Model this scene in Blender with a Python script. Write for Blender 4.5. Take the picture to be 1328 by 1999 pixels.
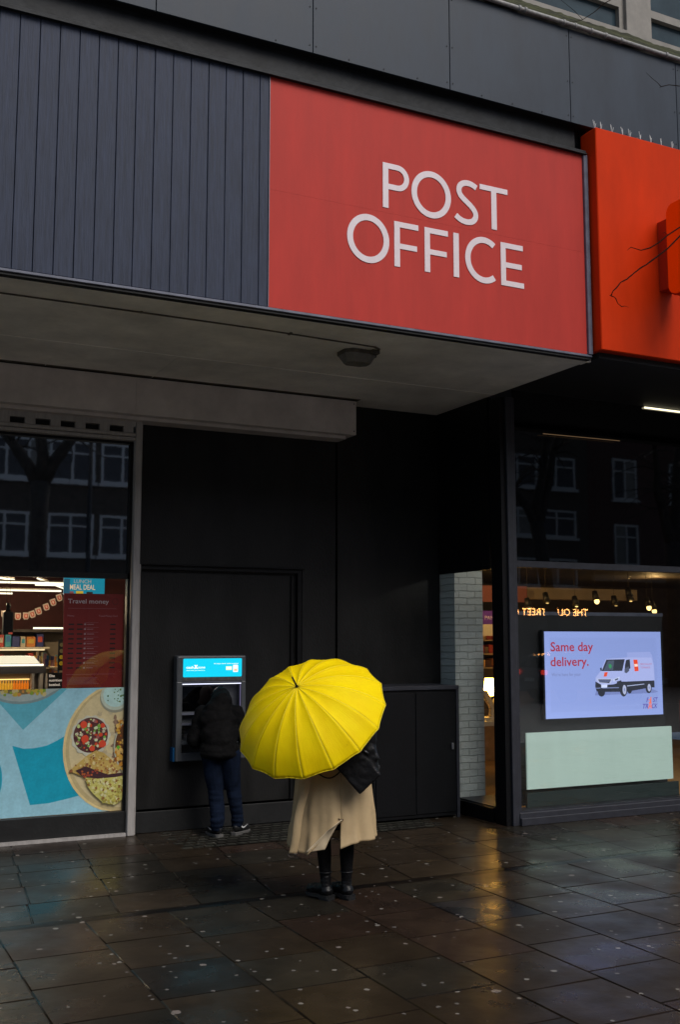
import bpy, bmesh, math, random
from math import sin, cos, pi, radians as R
from mathutils import Vector, Matrix, noise
random.seed(7)
S = bpy.context.scene
for o in list(bpy.data.objects): bpy.data.objects.remove(o)
COL = S.collection

# ------------------------------------------------------------ camera, world, sun, exposure
cd = bpy.data.cameras.new('camera'); cam = bpy.data.objects.new('camera', cd); COL.objects.link(cam); S.camera = cam
PITCH, YAW = .117736, .460195
fw = Vector((sin(YAW)*cos(PITCH), cos(YAW)*cos(PITCH), sin(PITCH)))
rt = Vector((cos(YAW), -sin(YAW), 0)); up = rt.cross(fw)
EYE = Vector((0, 0, 1.95))
cam.matrix_world = Matrix(((rt.x, up.x, -fw.x, EYE.x), (rt.y, up.y, -fw.y, EYE.y), (rt.z, up.z, -fw.z, EYE.z), (0, 0, 0, 1)))
cd.sensor_fit = 'VERTICAL'; cd.sensor_height = 36; cd.lens = 37.34; cd.clip_end = 500
W = bpy.data.worlds.new('World'); S.world = W; W.use_nodes = True
nt = W.node_tree; bg = nt.nodes['Background']
sky = nt.nodes.new('ShaderNodeTexSky'); sky.sky_type = 'NISHITA'; sky.sun_disc = False
SUN_EL, SUN_AZ = R(48), R(163)      # azimuth clockwise from +Y
sky.sun_elevation = SUN_EL; sky.sun_rotation = SUN_AZ; sky.air_density = 1.0; sky.dust_density = 2.5; sky.ozone_density = 1.0
hsv = nt.nodes.new('ShaderNodeHueSaturation'); hsv.inputs['Saturation'].default_value = .95
nt.links.new(sky.outputs[0], hsv.inputs['Color']); nt.links.new(hsv.outputs[0], bg.inputs['Color'])
bg.inputs['Strength'].default_value = .08
sl = bpy.data.lights.new('sun', 'SUN'); sun = bpy.data.objects.new('sun', sl); COL.objects.link(sun)
sl.energy = 1.5; sl.angle = R(35); sl.color = (1, .97, .92)
sd = Vector((sin(SUN_AZ)*cos(SUN_EL), cos(SUN_AZ)*cos(SUN_EL), sin(SUN_EL)))
sun.rotation_euler = sd.to_track_quat('Z', 'Y').to_euler()
S.view_settings.view_transform = 'Standard'; S.view_settings.look = 'None'; S.view_settings.exposure = .57; S.view_settings.gamma = 1

# ------------------------------------------------------------ materials
def mat(name, col, rough=.6, metal=0, spec=.5, noise_s=None, noise_a=.15, bump=0, bump_s=60, coat=0, emit=None, es=1, trans=0, stretch=None, rvar=0, col2=None, sss=0, patch=None):
    if name not in ('coat', 'coat_lining', 'white_letter', 'soffit'): col = tuple(c*.81 for c in col); es *= .81
    if name == 'white_letter': col = tuple(c*.86 for c in col)
    m = bpy.data.materials.new(name); m.use_nodes = True; t = m.node_tree; b = t.nodes['Principled BSDF']
    b.inputs['Roughness'].default_value = rough; b.inputs['Metallic'].default_value = metal
    b.inputs['Specular IOR Level'].default_value = spec; b.inputs['Coat Weight'].default_value = coat
    b.inputs['Base Color'].default_value = (*col, 1)
    L = t.links.new
    tc = t.nodes.new('ShaderNodeTexCoord'); mp = t.nodes.new('ShaderNodeMapping'); L(tc.outputs['Object'], mp.inputs[0])
    if stretch: mp.inputs['Scale'].default_value = stretch
    if noise_s:
        n = t.nodes.new('ShaderNodeTexNoise'); n.inputs['Scale'].default_value = noise_s; n.inputs['Detail'].default_value = 6; n.inputs['Roughness'].default_value = .65
        L(mp.outputs[0], n.inputs['Vector'])
        cr = t.nodes.new('ShaderNodeValToRGB'); cr.color_ramp.elements[0].position = .3; cr.color_ramp.elements[1].position = .72
        c0 = [max(0, c*(1-noise_a)) for c in col]; c1 = col2 if col2 else [min(1, c*(1+noise_a)) for c in col]
        cr.color_ramp.elements[0].color = (*c0, 1); cr.color_ramp.elements[1].color = (*c1, 1)
        L(n.outputs['Fac'], cr.inputs[0]); L(cr.outputs[0], b.inputs['Base Color'])
        if rvar:
            mr = t.nodes.new('ShaderNodeMapRange'); mr.inputs[3].default_value = rough-rvar; mr.inputs[4].default_value = rough+rvar
            L(n.outputs['Fac'], mr.inputs[0]); L(mr.outputs[0], b.inputs['Roughness'])
    if bump:
        n2 = t.nodes.new('ShaderNodeTexNoise'); n2.inputs['Scale'].default_value = bump_s; n2.inputs['Detail'].default_value = 5; L(mp.outputs[0], n2.inputs['Vector'])
        bp = t.nodes.new('ShaderNodeBump'); bp.inputs['Strength'].default_value = bump; bp.inputs['Distance'].default_value = .01
        L(n2.outputs['Fac'], bp.inputs['Height']); L(bp.outputs[0], b.inputs['Normal'])
    if emit: b.inputs['Emission Color'].default_value = (*emit, 1); b.inputs['Emission Strength'].default_value = es
    return m
def printed(name, rough=.5, emis=0, base=1., coat=0):          # colour of a printed or displayed picture, stored per face
    m = bpy.data.materials.new(name); m.use_nodes = True; t = m.node_tree; b = t.nodes['Principled BSDF']
    a = t.nodes.new('ShaderNodeVertexColor'); a.layer_name = 'Col'
    if base > 0: t.links.new(a.outputs[0], b.inputs['Base Color'])
    else: b.inputs['Base Color'].default_value = (.01, .01, .01, 1)
    b.inputs['Roughness'].default_value = rough; b.inputs['Coat Weight'].default_value = coat
    if emis: t.links.new(a.outputs[0], b.inputs['Emission Color']); b.inputs['Emission Strength'].default_value = emis
    return m
def texture_print(m):
    t = m.node_tree; b = t.nodes['Principled BSDF']; L = t.links.new; a = [n for n in t.nodes if n.type == 'VERTEX_COLOR'][0]; tc = t.nodes.new('ShaderNodeTexCoord'); out = a.outputs[0]
    for sc, lo, hi in ((8, .88, 1.08), (40, .92, 1.06)):
        n = t.nodes.new('ShaderNodeTexNoise'); n.inputs['Scale'].default_value = sc; n.inputs['Detail'].default_value = 5; L(tc.outputs['Object'], n.inputs['Vector']); mr = t.nodes.new('ShaderNodeMapRange'); mr.inputs[1].default_value = .3; mr.inputs[2].default_value = .7; mr.inputs[3].default_value = lo; mr.inputs[4].default_value = hi
        v = t.nodes.new('ShaderNodeVectorMath'); v.operation = 'SCALE'; L(n.outputs['Fac'], mr.inputs[0]); L(out, v.inputs[0]); L(mr.outputs[0], v.inputs['Scale']); out = v.outputs[0]
    L(out, b.inputs['Base Color'])
def glass_mat(name, ior=1.6, tint=(.93, .95, .95)):
    m = bpy.data.materials.new(name); m.use_nodes = True; t = m.node_tree; t.nodes.clear()
    o = t.nodes.new('ShaderNodeOutputMaterial'); mx = t.nodes.new('ShaderNodeMixShader'); tr = t.nodes.new('ShaderNodeBsdfTransparent'); g = t.nodes.new('ShaderNodeBsdfGlossy')
    f = t.nodes.new('ShaderNodeFresnel'); ge = t.nodes.new('ShaderNodeNewGeometry'); mr = t.nodes.new('ShaderNodeMapRange'); mr.inputs[3].default_value = ior; mr.inputs[4].default_value = 1/ior; t.links.new(ge.outputs['Backfacing'], mr.inputs[0]); t.links.new(mr.outputs[0], f.inputs[0]); tr.inputs[0].default_value = (*tint, 1); g.inputs['Roughness'].default_value = .01
    n = t.nodes.new('ShaderNodeTexNoise'); n.inputs['Scale'].default_value = 1.3; bp = t.nodes.new('ShaderNodeBump'); bp.inputs['Strength'].default_value = .004; bp.inputs['Distance'].default_value = .02
    tc = t.nodes.new('ShaderNodeTexCoord'); t.links.new(tc.outputs['Object'], n.inputs['Vector']); t.links.new(n.outputs['Fac'], bp.inputs['Height']); t.links.new(bp.outputs[0], g.inputs['Normal'])
    t.links.new(f.outputs[0], mx.inputs[0]); t.links.new(tr.outputs[0], mx.inputs[1]); t.links.new(g.outputs[0], mx.inputs[2]); t.links.new(mx.outputs[0], o.inputs[0])
    return m
def emi(name, col, s):
    return mat(name, (.02, .02, .02), emit=col, es=s)
M = {}
M['black_wall'] = mat('black_wall', (.0048, .005, .0055), .5, spec=.35, noise_s=1.6, noise_a=.6, col2=(.012, .0118, .0115), stretch=(2.2, 1, .7), bump=.25, bump_s=40, rvar=.12)
M['black_paint'] = mat('black_paint', (.0035, .004, .0055), .45, spec=.3, noise_s=5, noise_a=.3, bump=.1, bump_s=30)
M['black_matte'] = mat('black_matte', (.004, .004, .0045), .7)
M['navy_frame'] = mat('navy_frame', (.032, .034, .045), .45, noise_s=12, noise_a=.25, bump=.15, bump_s=80)
M['boards'] = mat('boards', (.038, .048, .080), .6, spec=.25, noise_s=6, noise_a=.35, stretch=(9, 9, .55), bump=.35, bump_s=14, rvar=.1)
M['cladding'] = mat('cladding', (.037, .049, .068), .5, spec=.25, noise_s=1.2, noise_a=.22, stretch=(3, 1, 1), bump=.05, bump_s=25, rvar=.1)
M['beam'] = mat('beam', (.016, .018, .021), .6, spec=.25, noise_s=5, noise_a=.5, bump=.4, bump_s=18)
M['trim'] = mat('trim', (.15, .16, .21), .4, noise_s=8, noise_a=.3)
M['steel'] = mat('steel', (.30, .29, .28), .38, metal=1, noise_s=30, noise_a=.3)
M['spike_metal'] = mat('spike_metal', (.75, .74, .72), .4)
M['conduit'] = mat('conduit', (.30, .29, .28), .45, noise_s=30, noise_a=.4)
M['red_panel'] = mat('red_panel', (.54, .046, .034), .6, spec=.2, noise_s=2, noise_a=.1, stretch=(3, 1, .6), bump=.12, bump_s=160, rvar=.06)
M['white_letter'] = mat('white_letter', (.80, .70, .73), .5, noise_s=10, noise_a=.05)
M['orange'] = mat('orange', (.70, .042, .003), .55, spec=.08, noise_s=1.5, noise_a=.12, stretch=(2, 1, .7), rvar=.08)
M['orange_dark'] = mat('orange_dark', (.5, .03, .006), .4)
M['soffit'] = mat('soffit', (.82, .78, .715), .8, noise_s=1.6, noise_a=.22, bump=.12, bump_s=20)
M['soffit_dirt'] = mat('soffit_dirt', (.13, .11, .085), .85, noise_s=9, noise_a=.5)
M['cream_box'] = mat('cream_box', (.72, .65, .61), .55, noise_s=3, noise_a=.16, bump=.1, bump_s=20)
M['cream_post'] = mat('cream_post', (.46, .43, .41), .5, noise_s=5, noise_a=.2, stretch=(6, 6, .7))
M['dark_glass'] = mat('dark_glass', (.0015, .0015, .002), .02, spec=1.0, bump=.03, bump_s=1.1)
M['dark_glass'].node_tree.nodes['Principled BSDF'].inputs['IOR'].default_value = 1.55
M['dark_glass_left'] = mat('dark_glass_left', (.0015, .0015, .002), .02, spec=1.0, bump=.03, bump_s=1.3); M['dark_glass_left'].node_tree.nodes['Principled BSDF'].inputs['IOR'].default_value = 2.3
M['window_glass'] = mat('window_glass', (.05, .075, .09), .12, spec=.12, noise_s=1.2, noise_a=.3)
M['glass'] = glass_mat('glass')
M['print'] = printed('print'); M['poster_print'] = printed('poster_print', .35, emis=.03)
texture_print(M['poster_print'])
M['screen'] = printed('screen', .75, emis=.92, base=0); M['lit_print'] = printed('lit_print', .3, emis=.85, base=0)
M['atm_body'] = mat('atm_body', (.10, .108, .118), .35, noise_s=20, noise_a=.1)
M['plinth'] = mat('plinth', (.010, .0105, .011), .5, noise_s=6, noise_a=.4, bump=.2, bump_s=30)
M['wood_floor'] = mat('wood_floor', (.45, .27, .10), .45, noise_s=5, noise_a=.3, stretch=(1, 8, 1))
M['interior_wall'] = mat('interior_wall', (.35, .28, .2), .8, noise_s=2, noise_a=.2)
M['interior_dark'] = mat('interior_dark', (.06, .045, .035), .7, noise_s=4, noise_a=.4)
M['maroon'] = mat('maroon', (.10, .02, .015), .7, noise_s=2, noise_a=.3)
M['moss'] = mat('moss', (.022, .022, .018), .95, noise_s=7, noise_a=.7, col2=(.06, .065, .02), stretch=(.6, 3, 5), bump=1, bump_s=25)
M['beige_frame'] = mat('beige_frame', (.24, .22, .19), .6, noise_s=6, noise_a=.18)
M['concrete'] = mat('concrete', (.30, .29, .27), .85, noise_s=3, noise_a=.2, bump=.2)
M['dark_brick'] = mat('dark_brick', (.10, .08, .065), .85, noise_s=4, noise_a=.3)
M['red_brick'] = mat('red_brick', (.12, .06, .05), .85, noise_s=4, noise_a=.3)
M['white_frame'] = mat('white_frame', (.75, .75, .74), .5)
M['curtain'] = mat('curtain', (.10, .10, .11), .8, noise_s=6, noise_a=.5, stretch=(6, 1, .5))
M['bark'] = mat('bark', (.06, .05, .04), .9, noise_s=5, noise_a=.5, bump=.8, bump_s=15)
M['twig'] = mat('twig', (.018, .010, .007), .95, spec=.05)
M['asphalt'] = mat('asphalt', (.22, .22, .215), .5, noise_s=20, noise_a=.3, bump=.3, bump_s=120)
M['lamp_white'] = emi('lamp_white', (1, .86, .62), 1.8)
M['led'] = emi('led', (1, .9, .6), 1.6)
M['line_glow'] = emi('line_glow', (1, .6, .3), .10)
M['cool_led'] = emi('cool_led', (.75, .78, 1), 1.6)
M['spot'] = emi('spot', (1, .75, .35), 6)
M['warm_board'] = mat('warm_board', (.75, .66, .52), .7)
M['tail'] = emi('tail', (1, .05, .03), 3)
M['neon'] = emi('neon', (1, .42, .12), 24)
M['rubber'] = mat('rubber', (.012, .012, .013), .5)
M['black_cloth'] = mat('black_cloth', (.0035, .0035, .0045), .9, spec=.15, noise_s=30, noise_a=.6, bump=.5, bump_s=90)
M['jacket'] = mat('jacket', (.0035, .0032, .0035), .85, spec=.15, noise_s=26, noise_a=.7, bump=.5, bump_s=50)
M['denim'] = mat('denim', (.0065, .0115, .026), .95, spec=.08, noise_s=14, noise_a=.45, bump=.5, bump_s=90)
M['skin'] = mat('skin', (.45, .27, .19), .5); M['hair'] = mat('hair', (.03, .018, .01), .5, bump=.5, bump_s=60, stretch=(4, 4, .5))
M['leather'] = mat('leather', (.005, .005, .006), .42, spec=.3, noise_s=14, noise_a=.3, bump=.35, bump_s=35)
M['sole_white'] = mat('sole_white', (.14, .135, .13), .6)
M['white_mark'] = mat('white_mark', (.7, .7, .7), .5)
M['coat'] = mat('coat', (.42, .305, .165), .75, noise_s=5, noise_a=.07, bump=.5, bump_s=9)
M['wood_handle'] = mat('wood_handle', (.30, .13, .04), .4)
M['car_paint'] = mat('car_paint', (.35, .36, .38), .25, metal=.6, coat=.5)
M['purple'] = mat('purple', (.10, .03, .30), .5, emit=(.10, .03, .30), es=.5)
M['green_cloth'] = mat('green_cloth', (.02, .22, .12), .6)
# translucent umbrella cloth
def umb_mat():
    m = bpy.data.materials.new('yellow_cloth'); m.use_nodes = True; t = m.node_tree; b = t.nodes['Principled BSDF']; L = t.links.new
    tc = t.nodes.new('ShaderNodeTexCoord'); n = t.nodes.new('ShaderNodeTexNoise'); n.inputs['Scale'].default_value = 4; n.inputs['Detail'].default_value = 8; n.inputs['Roughness'].default_value = .7
    L(tc.outputs['Object'], n.inputs['Vector'])
    cr = t.nodes.new('ShaderNodeValToRGB'); cr.color_ramp.elements[0].position = .35; cr.color_ramp.elements[0].color = (.96, .70, .0010, 1); cr.color_ramp.elements[1].position = .6; cr.color_ramp.elements[1].color = (1, .78, .0012, 1); cr.color_ramp.elements.new(.27).color = (.55, .36, .002, 1)
    L(n.outputs['Fac'], cr.inputs[0]); L(cr.outputs[0], b.inputs['Base Color']); b.inputs['Roughness'].default_value = .6; b.inputs['Specular IOR Level'].default_value = .12
    n2 = t.nodes.new('ShaderNodeTexNoise'); n2.inputs['Scale'].default_value = 9; n2.inputs['Detail'].default_value = 4; n2.inputs['Distortion'].default_value = 1.5
    at = t.nodes.new('ShaderNodeAttribute'); at.attribute_name = 'UVMap'; 
    mp = t.nodes.new('ShaderNodeMapping'); mp.inputs['Scale'].default_value = (3.2, .35, 1); L(at.outputs['Vector'], mp.inputs[0]); L(mp.outputs[0], n2.inputs['Vector'])
    bp = t.nodes.new('ShaderNodeBump'); bp.inputs['Strength'].default_value = .16; bp.inputs['Distance'].default_value = .02; L(n2.outputs['Fac'], bp.inputs['Height']); L(bp.outputs[0], b.inputs['Normal'])
    tl = t.nodes.new('ShaderNodeBsdfTranslucent'); L(cr.outputs[0], tl.inputs[0]); mx = t.nodes.new('ShaderNodeMixShader'); mx.inputs[0].default_value = .2
    L(b.outputs[0], mx.inputs[1]); L(tl.outputs[0], mx.inputs[2]); L(mx.outputs[0], t.nodes['Material Output'].inputs[0])
    return m
M['yellow'] = umb_mat()
M['rib'] = mat('rib', (.05, .05, .05), .4, metal=.6)
def wet_mat():
    m = bpy.data.materials.new('wet_paving'); m.use_nodes = True; t = m.node_tree; b = t.nodes['Principled BSDF']; L = t.links.new; N = t.nodes.new
    tc = N('ShaderNodeTexCoord'); a = N('ShaderNodeVertexColor'); a.layer_name = 'Col'
    n = N('ShaderNodeTexNoise'); n.inputs['Scale'].default_value = 3.5; n.inputs['Detail'].default_value = 10; n.inputs['Roughness'].default_value = .7; L(tc.outputs['Object'], n.inputs['Vector'])
    mr = N('ShaderNodeMapRange'); mr.inputs[1].default_value = .3; mr.inputs[2].default_value = .7; mr.inputs[3].default_value = .62; mr.inputs[4].default_value = 1.35; L(n.outputs['Fac'], mr.inputs[0])
    nf = N('ShaderNodeTexNoise'); nf.inputs['Scale'].default_value = 180; nf.inputs['Detail'].default_value = 3; L(tc.outputs['Object'], nf.inputs['Vector'])
    mrf = N('ShaderNodeMapRange'); mrf.inputs[1].default_value = .3; mrf.inputs[2].default_value = .7; mrf.inputs[3].default_value = .8; mrf.inputs[4].default_value = 1.2; L(nf.outputs['Fac'], mrf.inputs[0])
    mm = N('ShaderNodeMath'); mm.operation = 'MULTIPLY'; L(mr.outputs[0], mm.inputs[0]); L(mrf.outputs[0], mm.inputs[1])
    vm = N('ShaderNodeVectorMath'); vm.operation = 'SCALE'; L(a.outputs[0], vm.inputs[0]); L(mm.outputs[0], vm.inputs['Scale'])
    # trodden chewing gum spots of different sizes
    def spots(scale, rad, keep, prev, colr):
        v = N('ShaderNodeTexVoronoi'); v.inputs['Scale'].default_value = scale; v.voronoi_dimensions = '2D'
        nd = N('ShaderNodeTexNoise'); nd.inputs['Scale'].default_value = 30; L(tc.outputs['Object'], nd.inputs['Vector'])
        ad = N('ShaderNodeVectorMath'); ad.operation = 'MULTIPLY_ADD'; ad.inputs[1].default_value = (.02, .02, .02); L(nd.outputs['Color'], ad.inputs[0]); L(tc.outputs['Object'], ad.inputs[2]); L(ad.outputs[0], v.inputs['Vector'])
        sp = N('ShaderNodeSeparateColor'); L(v.outputs['Color'], sp.inputs[0])
        k = N('ShaderNodeMath'); k.operation = 'LESS_THAN'; k.inputs[1].default_value = keep; L(sp.outputs[0], k.inputs[0])
        rm = N('ShaderNodeMath'); rm.operation = 'MULTIPLY_ADD'; rm.inputs[1].default_value = rad*.8; rm.inputs[2].default_value = rad*.5; L(sp.outputs[1], rm.inputs[0])
        ls = N('ShaderNodeMath'); ls.operation = 'LESS_THAN'; L(v.outputs['Distance'], ls.inputs[0]); L(rm.outputs[0], ls.inputs[1])
        ml = N('ShaderNodeMath'); ml.operation = 'MULTIPLY'; L(k.outputs[0], ml.inputs[0]); L(ls.outputs[0], ml.inputs[1])
        sc = N('ShaderNodeMath'); sc.operation = 'MULTIPLY'; L(sp.outputs[2], sc.inputs[1]); sc.inputs[1].default_value = 1; L(ml.outputs[0], sc.inputs[0])
        mf = N('ShaderNodeMath'); mf.operation = 'MULTIPLY'; mf.inputs[1].default_value = .8; L(ml.outputs[0], mf.inputs[0])
        mx = N('ShaderNodeMix'); mx.data_type = 'RGBA'; L(mf.outputs[0], mx.inputs[0]); L(prev, mx.inputs[6]); mx.inputs[7].default_value = (*colr, 1)
        return mx.outputs[2]
    c = spots(4.5, .07, .20, vm.outputs[0], (.22, .205, .18)); c = spots(9, .10, .10, c, (.14, .13, .12)); c = spots(13, .06, .10, c, (.010, .009, .008)); c = spots(2.3, .05, .25, c, (.20, .17, .15))
    L(c, b.inputs['Base Color'])
    n3 = N('ShaderNodeTexNoise'); n3.inputs['Scale'].default_value = 1.6; n3.inputs['Detail'].default_value = 7; L(tc.outputs['Object'], n3.inputs['Vector'])
    rr = N('ShaderNodeMapRange'); rr.inputs[1].default_value = .35; rr.inputs[2].default_value = .65; rr.inputs[3].default_value = .20; rr.inputs[4].default_value = .46; L(n3.outputs['Fac'], rr.inputs[0]); L(rr.outputs[0], b.inputs['Roughness'])
    b.inputs['Specular IOR Level'].default_value = .15
    n4 = N('ShaderNodeTexNoise'); n4.inputs['Scale'].default_value = 70; n4.inputs['Detail'].default_value = 6; L(tc.outputs['Object'], n4.inputs['Vector'])
    n5 = N('ShaderNodeTexNoise'); n5.inputs['Scale'].default_value = 6; L(tc.outputs['Object'], n5.inputs['Vector'])
    av = N('ShaderNodeMath'); av.operation = 'MULTIPLY_ADD'; av.inputs[1].default_value = .18; L(n4.outputs['Fac'], av.inputs[0]); L(n5.outputs['Fac'], av.inputs[2])
    bp = N('ShaderNodeBump'); bp.inputs['Strength'].default_value = .35; bp.inputs['Distance'].default_value = .008; L(av.outputs[0], bp.inputs['Height']); L(bp.outputs[0], b.inputs['Normal'])
    return m
M['paving'] = wet_mat()
def brick_mat():
    m = mat('white_brick', (.40, .42, .41), .6); t = m.node_tree; b = t.nodes['Principled BSDF']; L = t.links.new
    tc = t.nodes.new('ShaderNodeTexCoord'); sp = t.nodes.new('ShaderNodeSeparateXYZ'); cb = t.nodes.new('ShaderNodeCombineXYZ'); L(tc.outputs['Object'], sp.inputs[0]); L(sp.outputs[0], cb.inputs[0]); L(sp.outputs[2], cb.inputs[1])
    nz = t.nodes.new('ShaderNodeTexNoise'); nz.inputs['Scale'].default_value = 9; L(tc.outputs['Object'], nz.inputs['Vector'])
    ad = t.nodes.new('ShaderNodeVectorMath'); ad.operation = 'MULTIPLY_ADD'; ad.inputs[1].default_value = (.022, .022, 0); L(nz.outputs['Color'], ad.inputs[0]); L(cb.outputs[0], ad.inputs[2])
    br = t.nodes.new('ShaderNodeTexBrick'); br.inputs['Scale'].default_value = 1; br.inputs['Brick Width'].default_value = .225; br.inputs['Row Height'].default_value = .078; br.inputs['Mortar Size'].default_value = .006; br.inputs['Mortar Smooth'].default_value = .6
    br.inputs['Color1'].default_value = (.80, .84, .82, 1); br.inputs['Color2'].default_value = (.70, .74, .72, 1); br.inputs['Mortar'].default_value = (.55, .58, .57, 1)
    L(ad.outputs[0], br.inputs['Vector']); L(br.outputs['Color'], b.inputs['Base Color'])
    n2 = t.nodes.new('ShaderNodeTexNoise'); n2.inputs['Scale'].default_value = 25; L(tc.outputs['Object'], n2.inputs['Vector'])
    mm = t.nodes.new('ShaderNodeMath'); mm.operation = 'MULTIPLY_ADD'; mm.inputs[1].default_value = -1.6; L(br.outputs['Fac'], mm.inputs[0]); L(n2.outputs['Fac'], mm.inputs[2])
    bp = t.nodes.new('ShaderNodeBump'); bp.inputs['Strength'].default_value = .8; bp.inputs['Distance'].default_value = .012; L(mm.outputs[0], bp.inputs['Height']); L(bp.outputs[0], b.inputs['Normal'])
    return m
M['white_brick'] = brick_mat()

# ------------------------------------------------------------ helpers
def tag(o, label=None, cat=None, group=None, kind=None):
    if label: o['label'] = label
    if cat: o['category'] = cat
    if group: o['group'] = group
    if kind: o['kind'] = kind
    return o
def thing(name, label, cat, loc=(0, 0, 0), group=None, rz=0):
    o = bpy.data.objects.new(name, None); COL.objects.link(o); o.location = loc; o.rotation_euler = (0, 0, rz); o.empty_display_size = .1
    return tag(o, label, cat, group)
class MB:
    def __init__(s): s.bm = bmesh.new(); s.col = s.bm.loops.layers.float_color.new('Col'); s.c = (1, 1, 1)
    def face(s, vs, mi=0, c=None, smooth=False):
        vv = [s.bm.verts.new(v) for v in vs]; s.fv(vv, mi, c, smooth); return s
    def fv(s, vv, mi=0, c=None, smooth=False):
        try: f = s.bm.faces.new(vv)
        except ValueError: return None
        f.material_index = mi; f.smooth = smooth; c = c or s.c
        for l in f.loops: l[s.col] = (*c, 1)
        return f
    def box(s, a, b, mi=0, c=None, bev=0, seg=1):
        x0, y0, z0 = [min(p, q) for p, q in zip(a, b)]; x1, y1, z1 = [max(p, q) for p, q in zip(a, b)]
        v = [s.bm.verts.new(p) for p in ((x0, y0, z0), (x1, y0, z0), (x1, y1, z0), (x0, y1, z0), (x0, y0, z1), (x1, y0, z1), (x1, y1, z1), (x0, y1, z1))]
        fs = [s.fv([v[i] for i in q], mi, c) for q in ((0, 3, 2, 1), (4, 5, 6, 7), (0, 1, 5, 4), (1, 2, 6, 5), (2, 3, 7, 6), (3, 0, 4, 7))]
        if bev:
            es = list({e for f in fs for e in f.edges}); r = bmesh.ops.bevel(s.bm, geom=es, offset=bev, segments=seg, affect='EDGES', profile=.5)
            for f in r['faces']:
                f.material_index = mi
                for l in f.loops: l[s.col] = (*(c or s.c), 1)
        return s
    def poly(s, pts, y, th=0, mi=0, c=None):            # polygon in the XZ plane at depth y, th = thickness towards +Y
        area = sum(p[0]*q[1]-q[0]*p[1] for p, q in zip(pts, pts[1:]+pts[:1]))
        if area < 0: pts = pts[::-1]
        s.face([(p[0], y, p[1]) for p in pts], mi, c)
        if th:
            s.face([(p[0], y+th, p[1]) for p in pts[::-1]], mi, c)
            for p, q in zip(pts, pts[1:]+pts[:1]): s.face([(q[0], y, q[1]), (p[0], y, p[1]), (p[0], y+th, p[1]), (q[0], y+th, q[1])], mi, c)
        return s
    def tube(s, pts, rad, n=8, mi=0, c=None, caps=True):
        pts = [Vector(p) for p in pts]; rs = rad if isinstance(rad, (list, tuple)) else [rad]*len(pts); rings = []
        nrm = None
        for i, p in enumerate(pts):
            d = (pts[min(i+1, len(pts)-1)]-pts[max(i-1, 0)]).normalized()
            if nrm is None: nrm = d.orthogonal().normalized()
            else:
                nrm = (nrm-d*nrm.dot(d)); nrm = nrm.normalized() if nrm.length > 1e-6 else d.orthogonal().normalized()
            b = d.cross(nrm); rings.append([s.bm.verts.new(p+(nrm*cos(2*pi*k/n)+b*sin(2*pi*k/n))*rs[i]) for k in range(n)])
        for a, b in zip(rings, rings[1:]):
            for k in range(n): s.fv([a[k], a[(k+1) % n], b[(k+1) % n], b[k]], mi, c, True)
        if caps: s.fv(rings[0][::-1], mi, c); s.fv(rings[-1], mi, c)
        return s
    def ball(s, c0, r, mi=0, c=None, n=10, scale=(1, 1, 1)):
        r0 = bmesh.ops.create_uvsphere(s.bm, u_segments=n*2, v_segments=n, radius=1)
        for v in r0['verts']: v.co = Vector((v.co.x*r*scale[0], v.co.y*r*scale[1], v.co.z*r*scale[2]))+Vector(c0)
        for f in {f for v in r0['verts'] for f in v.link_faces}:
            f.smooth = True; f.material_index = mi
            for l in f.loops: l[s.col] = (*(c or s.c), 1)
        return s
    def grid(s, fn, nu, nv, mi=0, c=None, smooth=True, uv=False):
        g = [[s.bm.verts.new(fn(i/nu, j/nv)) for i in range(nu+1)] for j in range(nv+1)]
        for j in range(nv):
            for i in range(nu): s.fv([g[j][i], g[j][i+1], g[j+1][i+1], g[j+1][i]], mi, c, smooth)
        return g
    def build(s, name, mats, parent=None, loc=None):
        me = bpy.data.meshes.new(name)
        if loc is not None: bmesh.ops.translate(s.bm, verts=s.bm.verts, vec=-Vector(loc))
        s.bm.to_mesh(me); s.bm.free()
        for m in (mats if isinstance(mats, (list, tuple)) else [mats]): me.materials.append(M[m] if isinstance(m, str) else m)
        o = bpy.data.objects.new(name, me); COL.objects.link(o)
        if loc is not None: o.location = loc
        if parent is not None:
            o.parent = parent
            if loc is None:      # geometry was given in world space
                w = Matrix.Identity(4); p = parent
                while p is not None: w = Matrix.LocRotScale(p.location, p.rotation_euler, p.scale) @ w; p = p.parent
                me.transform(w.inverted())
        return o
def bx(name, a, b, m, parent=None, bev=0, seg=1, c=None):
    return MB().box(a, b, bev=bev, seg=seg, c=c).build(name, m, parent)
def structure(o): o['kind'] = 'structure'; return o
def evalmesh(o, name, m, parent):
    dg = bpy.context.evaluated_depsgraph_get(); dg.update(); me = bpy.data.meshes.new_from_object(o.evaluated_get(dg)); bpy.data.objects.remove(o)
    me.name = name; me.materials.clear()
    for x in (m if isinstance(m, (list, tuple)) else [m]): me.materials.append(M[x])
    n = bpy.data.objects.new(name, me); COL.objects.link(n); n.parent = parent
    if parent:
        w = Matrix.Identity(4); p = parent
        while p is not None: w = Matrix.LocRotScale(p.location, p.rotation_euler, p.scale) @ w; p = p.parent
        me.transform(w.inverted())
    for f in me.polygons: f.use_smooth = True
    return n
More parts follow.
